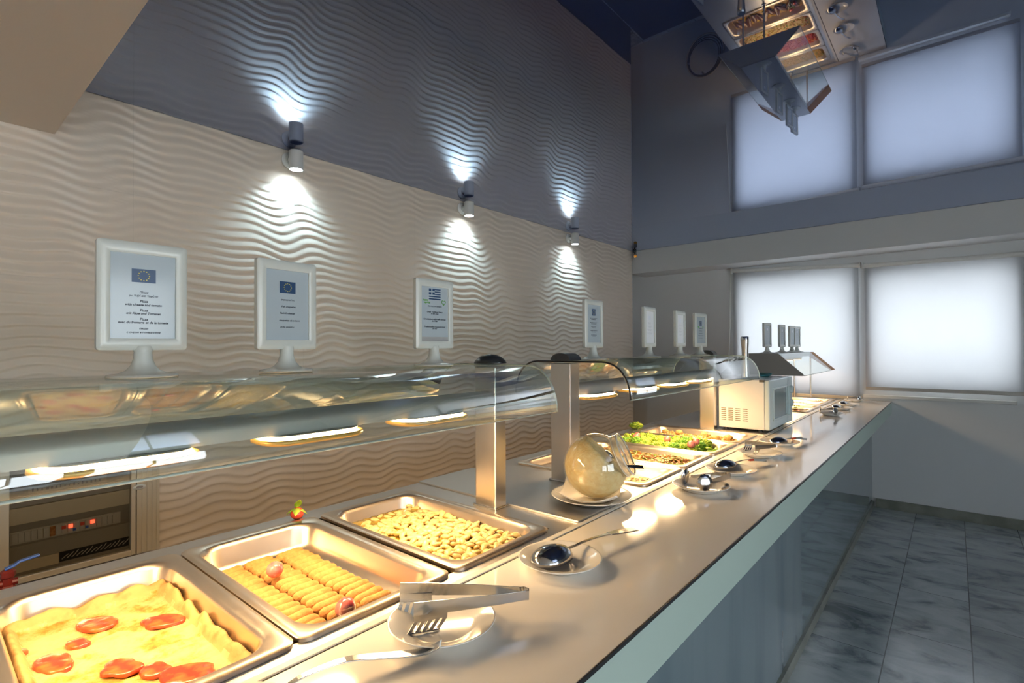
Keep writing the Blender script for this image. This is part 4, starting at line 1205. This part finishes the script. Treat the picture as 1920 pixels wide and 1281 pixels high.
spoon('steel serving spoon with red ring in front of the microwave', -.64, 2.69, 1.06, ring=True, hl=.175, a=.050, b=.031, h=.027)
spoon('pale steel spoon on plate, first beyond the far tongs plate', -.665, 4.46, 1.3, hl=.20, a=.046, b=.030, h=.026)
spoon('pale steel spoon on plate, second beyond the far tongs plate', -.665, 4.78, 1.3, hl=.20, a=.046, b=.030, h=.026)
# spoon at the lower picture edge: only its handle shows
r = thing('serving_spoon', 'steel serving spoon whose curled handle rests on the worktop near the tongs plate', 'serving spoon', (-.675, .30, .908), 0, 'serving spoons')
bm = B()
_p, _h = spath([(-.004, .035, .012), (.0, .06, .0165), (.012, .11, .017), (.033, .155, .010), (.056, .195, .0045), (.070, .213, .0065), (.084, .226, .0155)], [.005, .006, .0075, .0095, .0115, .0125, .0115])
ribbon(bm, _p, [tuple(Vector((1, -.45 - .25 * k / len(_p), .25 * (k / len(_p)) ** 2))) for k in range(len(_p))], _h, .0022)
obj('handle', bm, M['utensil'], r, bevel=.0012)
bm = B(); lathe(bm, [(.034, 0), (.032, .008), (.024, .014), (.012, .0175), (0, .0185)], 28, Matrix.Diagonal((.8, 1.15, 1, 1))); obj('bowl', bm, M['spoon'], r, smooth=True, solid=.0012, off=-1)

# tongs
def arm_frame(p0, p1):
    d = (Vector(p1) - Vector(p0)); L_ = d.length; d.normalize(); return d, L_
def fork_head(bm, tip, d, side, hh, ln, ntine, drop):
    """sheet hanging from the arm end, slit into tines; side: inward unit vector"""
    tip = Vector(tip); dn = Vector((0, 0, -1)); inw = Vector(side)
    th = .0014
    def P(s, t):   # s along arm from the tip back towards the hinge, t downwards
        return tip - d * s + dn * t + inw * (.010 * (t / hh) ** 2)
    def strip(s0, s1, t0, t1, sk=0.):
        q = 5
        pts = [P(0, t0 + (t1 - t0) * k / q) + (-d) * ((s0 + s1) / 2 + sk * (k / q)) for k in range(q + 1)]
        ribbon(bm, pts, tuple(-d), (s1 - s0) / 2, th)
    strip(0, ln, 0, hh * .38)
    w = ln / (2 * ntine - 1)
    for k in range(ntine):
        s0 = 2 * k * w
        strip(s0, s0 + w * 1.05, hh * .36, hh * (1 - .12 * k / ntine), -.010)
    strip(-.010, ln - .010, hh * .93, hh * 1.0)
def big_tongs(label, hinge, tips, zt, hh, ln, band, ntine=5, m='utensil', name='serving_tongs', scale=1.):
    hz = Vector(hinge)
    r = thing(name, label, 'tongs', (hz.x, hz.y, .9), 0, 'serving tongs')
    h = Vector((0, 0, hz.z - .9))
    c = (Vector(tips[0]) + Vector(tips[1])) / 2
    bm = B()
    ends = []
    for t in tips:
        tp = Vector(t) - hz; tp.z = t[2] - .9
        ends.append(tp)
    mid = (ends[0] + ends[1]) / 2
    perp = (ends[0] - ends[1]); perp.z = 0; perp.normalize()
    for sgn, tp in zip((1, -1), ends):
        d, L_ = arm_frame(h, tp)
        st = h + perp * (.008 * sgn)
        bm = B()
        pts = [st, st.lerp(tp, .3) + perp * .003 * sgn, st.lerp(tp, .7) + perp * .002 * sgn, tp]
        ribbon(bm, pts, (0, 0, 1), [band * .75, band * .85, band, band], .0016)
        bm2 = bm
        arm = obj('tong_arm', bm2, M[m], r, bevel=.0004)
        bm = B(); dd = Vector((d.x, d.y, 0)).normalized()
        fork_head(bm, tp + Vector((0, 0, -band + .002)), dd, tuple(-perp * sgn), hh, ln, ntine, 0)
        obj('fork_head', bm, M[m], arm)
    bm = B()
    dd = Vector((mid.x - h.x, mid.y - h.y, 0)).normalized()
    ribbon(bm, [h + perp * .008 + dd * .004, h + perp * .0085 - dd * .004, h - dd * .008, h - perp * .0085 - dd * .004, h - perp * .008 + dd * .004], (0, 0, 1), band * .75, .0018)
    obj('spring_bend', bm, M[m], r, smooth=False)
    return r
big_tongs('large steel slotted tongs on the plate beside the croquette pan', (-.572, .700, .9415), [(-.735, .560, .951), (-.660, .530, .951)], .95, .037, .055, .0105)
big_tongs('steel fork tongs resting on the plate beside the lettuce pan', (-.592, 2.44, .940), [(-.705, 2.40, .946), (-.640, 2.315, .944)], .945, .026, .03, .009, ntine=4)

def disc_tongs(label, hinge, tips, r0, name='salad_tongs'):
    hz = Vector(hinge)
    r = thing(name, label, 'tongs', (hz.x, hz.y, .9), 0, 'serving tongs')
    h = Vector((0, 0, hz.z - .9))
    ends = [Vector(t) - Vector((hz.x, hz.y, .9)) for t in tips]
    perp = ends[0] - ends[1]; perp.z = 0; perp.normalize()
    mid = (ends[0] + ends[1]) / 2
    dd = Vector((mid.x, mid.y, 0)).normalized()
    for sgn, tp in zip((1, -1), ends):
        st = h + perp * (.008 * sgn)
        bm = B(); ribbon(bm, [st, st.lerp(tp, .35) + perp * .006 * sgn, st.lerp(tp, .8), tp - dd * r0 * .8], (0, 0, 1), [.009, .009, .0055, .004], .0018)
        arm = obj('tong_arm', bm, M['utensil'], r, bevel=.0004)
        bm = B()
        q = (perp * sgn + dd * .35 + Vector((0, 0, .1))).normalized().to_track_quat('Z', 'Y').to_matrix().to_4x4()
        n = 36; rings = []
        for rr, z in ((1., -.001), (1., .0005), (.92, .003), (.6, .0055), (.3, .0068)):
            rings.append([bm.verts.new(q @ Vector(((r0 * rr * (1 + (.045 * math.cos(12 * 2 * PI * i / n) if rr > .85 else 0))) * math.cos(2 * PI * i / n), (r0 * rr * (1 + (.045 * math.cos(12 * 2 * PI * i / n) if rr > .85 else 0))) * math.sin(2 * PI * i / n), z)) + tp) for i in range(n)])
        loft(bm, rings, cap0=True, cap1=True)
        obj('scalloped_head', bm, M['utensil'], arm, smooth=True)
    bm = B(); ribbon(bm, [h + perp * .008 + dd * .004, h + perp * .0085 - dd * .004, h - dd * .008, h - perp * .0085 - dd * .004, h - perp * .008 + dd * .004], (0, 0, 1), .009, .0018)
    obj('spring_bend', bm, M['utensil'], r)
    return r
disc_tongs('steel salad tongs with round scalloped heads on a plate', (-.585, 1.80, .934), [(-.690, 1.70, .932), (-.612, 1.664, .932)], .0265)
disc_tongs('steel salad tongs with two round heads just beyond the microwave', (-.635, 4.20, .93), [(-.692, 4.03, .934), (-.605, 4.02, .934)], .0255)
disc_tongs('steel salad tongs lying on the plate closest to the window', (-.60, 5.26, .93), [(-.685, 5.14, .932), (-.60, 5.12, .932)], .021)

# ------------------------------------------------------------------ cheese jar
JP = Vector((-.822, 1.350, .9095 + .0045))
JR = .097
fw = Vector((-.648, .761, 0)); rg = Vector((.761, .648, 0)); upv = Vector((0, 0, 1))
ax = (rg * .80 + upv * .40 - fw * .30).normalized()
cen = JP + Vector((0, 0, JR + .001))
q = ax.to_track_quat('Z', 'Y').to_matrix().to_4x4()
r = thing('glass_jar', 'round tilted glass jar of grated cheese on a plate with a napkin', 'jar', tuple(JP))
mt = Matrix.Translation(cen - JP) @ q
prof = []
a_m = .66    # mouth opening angle
for k in range(25):
    a = PI - (PI - a_m) * k / 24
    prof.append((JR * math.sin(a) if k else 0, JR * math.cos(a)))
zm = JR * math.cos(a_m); rm = JR * math.sin(a_m)
bm = B(); lathe(bm, prof, 48, mt); obj('jar_body', bm, M['jar'], r, smooth=True, solid=.0035, off=-1)
bm = B(); lathe(bm, [(rm - .002, zm - .001), (rm + .003, zm + .004), (rm + .0035, zm + .010), (rm + .0025, zm + .016), (rm + .004, zm + .021), (rm + .001, zm + .023)], 48, mt); obj('jar_neck', bm, M['neck'], r, smooth=True, solid=.003, off=-1)
for dz, rr in ((.004, .0022), (.020, .0026)):
    bm = B()
    pts = [mt @ Vector(((rm + .003) * math.cos(2 * PI * i / 40), (rm + .003) * math.sin(2 * PI * i / 40), zm + dz)) for i in range(41)]
    tube(bm, pts, rr, 8, cap=False); obj('neck_ring', bm, M['jarring'], r, smooth=True)
# cheese fill
bm = B()
ret = bmesh.ops.create_icosphere(bm, subdivisions=5, radius=JR - .0045)
pn = (upv * .62 + rg * .62 - fw * .10).normalized(); pd = .042
for v in ret['verts']:
    s = v.co.dot(pn)
    if s > pd:
        v.co = v.co - pn * (s - pd)
        v.co += pn * (.005 * noise.noise(v.co * 45) + .003 * noise.noise(v.co * 140))
        lim = JR - .0046
        if v.co.length > lim: v.co = v.co.normalized() * lim
    v.co += cen
tag(obj('grated_cheese', bm, M['cheese'], smooth=True), 'grated yellow cheese filling the round glass jar', 'cheese', kind='stuff')
r = thing('cheese_spoon', 'steel spoon sticking out of the mouth of the cheese jar', 'spoon', tuple(cen))
e0 = pn * pd + ax * .01; e1 = ax * (zm + .018) + Vector((.0, .0, -.035)); e2 = e1 + rg * .055 + Vector((0, 0, -.004)) + fw * .004
bm = B(); ribbon(bm, [e0, e0.lerp(e1, .5) + upv * .004, e1, e1.lerp(e2, .5), e2], (-.648, .761, .5), [.004, .004, .005, .0075, .008], .0022); obj('handle', bm, M['utensil'], r, bevel=.0008)
bm = B(); lathe(bm, [(.017, 0), (.015, .004), (.009, .007), (0, .008)], 20, Matrix.Translation(e0) @ pn.to_track_quat('Z', 'Y').to_matrix().to_4x4()); obj('bowl', bm, M['utensil'], r, smooth=True, solid=.001)
# napkin
bm = B(); n = 24; hs = .088
rot = Matrix.Rotation(.42, 3, 'Z')
g = []
for i in range(n + 1):
    row = []
    for j in range(n + 1):
        p = rot @ Vector((-hs + 2 * hs * i / n, -hs + 2 * hs * j / n, 0))
        rr = p.length
        z = .0078 + max(0, (rr - .062)) * .50 + .0035 * (max(0, rr - .09) / .02)
        row.append(bm.verts.new((p.x - .006, p.y, z)))
    g.append(row)
for i in range(n):
    for j in range(n): bm.faces.new((g[i][j], g[i + 1][j], g[i + 1][j + 1], g[i][j + 1]))
r = tag(obj('paper_napkin', bm, M['napkin'], smooth=True, loc=(-.835, 1.345, .9066), solid=.0005), 'white printed paper napkin between the jar and its plate', 'napkin')
bm = B(); rn = random.Random(2)
for k in range(26):
    a = -.95 - .55 + 1.1 * k / 25
    R1, R2 = .068, .068 + rn.uniform(.002, .0045)
    da = rn.uniform(.010, .026)
    zf = lambda q_: .0078 + max(0, q_ - .062) * .50 + .0012
    bm.faces.new([bm.verts.new((R * math.cos(t) - .006, R * math.sin(t), zf(R))) for R, t in ((R1, a), (R2, a), (R2, a + da), (R1, a + da))])
for k in range(3):
    a = -.95 - .12 + .08 * k
    bm.faces.new([bm.verts.new((R * math.cos(t) - .006, R * math.sin(t), .0078 + max(0, R - .062) * .50 + .0012)) for R, t in ((.075, a), (.077, a), (.077, a + .06), (.075, a + .06))])
obj('print', bm, M['cabmod'], r)

# ------------------------------------------------------------------ microwave + mill
r = thing('microwave', 'white microwave oven standing between the salad pans and the window', 'microwave', (-.885, 3.25, .903))
O = Vector((-.885, 3.25, .903))
x0, x1, y0, y1, z0, z1 = -1.016, -.777, 2.990, 3.50, .917, 1.186
def mb(nm, a, b, c, d, e, f, m, parent=r, bev=0.):
    bm = B(); box(bm, a - O.x, b - O.x, c - O.y, d - O.y, e - O.z, f - O.z); return obj(nm, bm, m, parent, bevel=bev)
body = mb('oven_body', x0, x1, y0, y1, z0, z1, M['mwside'], bev=.003)
bm = B()
for cx in range(4):
    for k in range(7):
        xa = -1.002 + cx * .038; za = .958 + k * .0105
        box(bm, xa - O.x, xa + .026 - O.x, y0 - .0012 - O.y, y0 + .0008 - O.y, za - O.z, za + .0042 - O.z)
obj('vent_slots', bm, mat('vent_brown', (.16, .11, .06), .6), body)
mb('top_trim', x1 - .024, x1, y0 - .001, y0 + .012, z1 - .012, z1 + .001, M['black'], body)
for xx in (x0 + .03, x1 - .03):
    for yy in (y0 + .03, y1 - .03):
        bm = B(); cyl(bm, (xx - O.x, yy - O.y, 0), (xx - O.x, yy - O.y, z0 - O.z), .012, 14); obj('rubber_foot', bm, M['black'], r)
door = mb('door', x1, x1 + .026, y0 + .002, y1 - .11, z0, z1, M['mwdoor'], bev=.006)
mb('door_window', x1 + .024, x1 + .028, y0 + .07, y1 - .165, z0 + .055, z1 - .055, M['mwglass'], door, .001)
bm = B()
wa, wb, wz0, wz1 = y0 + .06 - O.y, y1 - .155 - O.y, z0 + .045 - O.z, z1 - .045 - O.z
for a, b, c, d in ((wa, wb, wz0, wz0 + .011), (wa, wb, wz1 - .011, wz1), (wa, wa + .011, wz0 + .011, wz1 - .011), (wb - .011, wb, wz0 + .011, wz1 - .011)):
    box(bm, x1 + .022 - O.x, x1 + .034 - O.x, a, b, c, d)
obj('window_frame', bm, M['mwdoor'], door, bevel=.003)
cp = mb('control_panel', x1, x1 + .026, y1 - .108, y1, z0, z1, M['mwdoor'], bev=.005)
for zz in (1.03, 1.11):
    bm = B(); lathe(bm, [(0, 0), (.022, 0), (.021, .014), (.017, .017), (0, .017)], 24, Matrix.Translation((x1 + .026 - O.x, y1 - .054 - O.y, zz - O.z)) @ Matrix.Rotation(PI / 2, 4, 'Y')); obj('knob', bm, M['mwdoor'], cp, auto=.6)
mb('door_handle', x1 + .027, x1 + .040, y1 - .128, y1 - .116, z0 + .05, z1 - .05, M['mwdoor'], door, .004)
r = thing('pepper_mill', 'tall brushed steel pepper mill standing on the microwave', 'pepper mill', (-.945, 3.24, 1.1862))
bm = B(); lathe(bm, [(0, 0), (.024, 0), (.0245, .008), (.0225, .03), (.020, .07), (.0185, .12), (.019, .165), (.0215, .195), (.0225, .215), (0, .215)], 36); obj('mill_body', bm, M['post'], r, auto=.7)
bm = B(); lathe(bm, [(0, .2155), (.0228, .2155), (.0232, .219), (.0228, .236), (.0195, .240), (0, .240)], 36); obj('lid', bm, M['utensil'], r, auto=.7)
bm = B(); lathe(bm, [(0, .002), (.022, .002), (.034, .012), (.040, .022), (.041, .0215), (.035, .010), (.023, 0), (0, 0)], 32)
tag(obj('glass_saucer', bm, M['blueglass'], smooth=True, loc=(-.86, 3.33, 1.1862)), 'small bluish glass saucer beside the pepper mill', 'saucer')

# ------------------------------------------------------------------ light
W = bpy.data.worlds.new('daylight'); S.world = W; W.use_nodes = True
bg = W.node_tree.nodes['Background']; bg.inputs[0].default_value = (.87, .945, 1.0, 1); bg.inputs[1].default_value = 3.3

# ------------------------------------------------------------------ camera
f = 972.98; yaw, pit, rol = .705626758, .0120051664, -.00520854164
F = Vector((-math.sin(yaw) * math.cos(pit), math.cos(yaw) * math.cos(pit), math.sin(pit)))
R = Vector((math.cos(yaw), math.sin(yaw), 0)); U = R.cross(F)
R2 = R * math.cos(rol) + U * math.sin(rol); U2 = U * math.cos(rol) - R * math.sin(rol)
cd = bpy.data.cameras.new('camera'); cam = bpy.data.objects.new('camera', cd); C.objects.link(cam)
cam.matrix_world = Matrix(((R2.x, U2.x, -F.x, 0), (R2.y, U2.y, -F.y, 0), (R2.z, U2.z, -F.z, 1.367), (0, 0, 0, 1)))
cd.sensor_fit = 'HORIZONTAL'; cd.sensor_width = 36.; cd.lens = f / 1920 * 36; cd.clip_start = .02
S.camera = cam
S.view_settings.view_transform = 'Standard'; S.view_settings.look = 'None'; S.view_settings.gamma = 1.; S.view_settings.use_curve_mapping = False
S.view_settings.exposure = 1.2
S.cycles.use_denoising = True
S.cycles.max_bounces = 9; S.cycles.diffuse_bounces = 5; S.cycles.glossy_bounces = 6; S.cycles.transparent_max_bounces = 24
S.cycles.sample_clamp_indirect = 6.; S.cycles.caustics_reflective = False; S.cycles.caustics_refractive = False
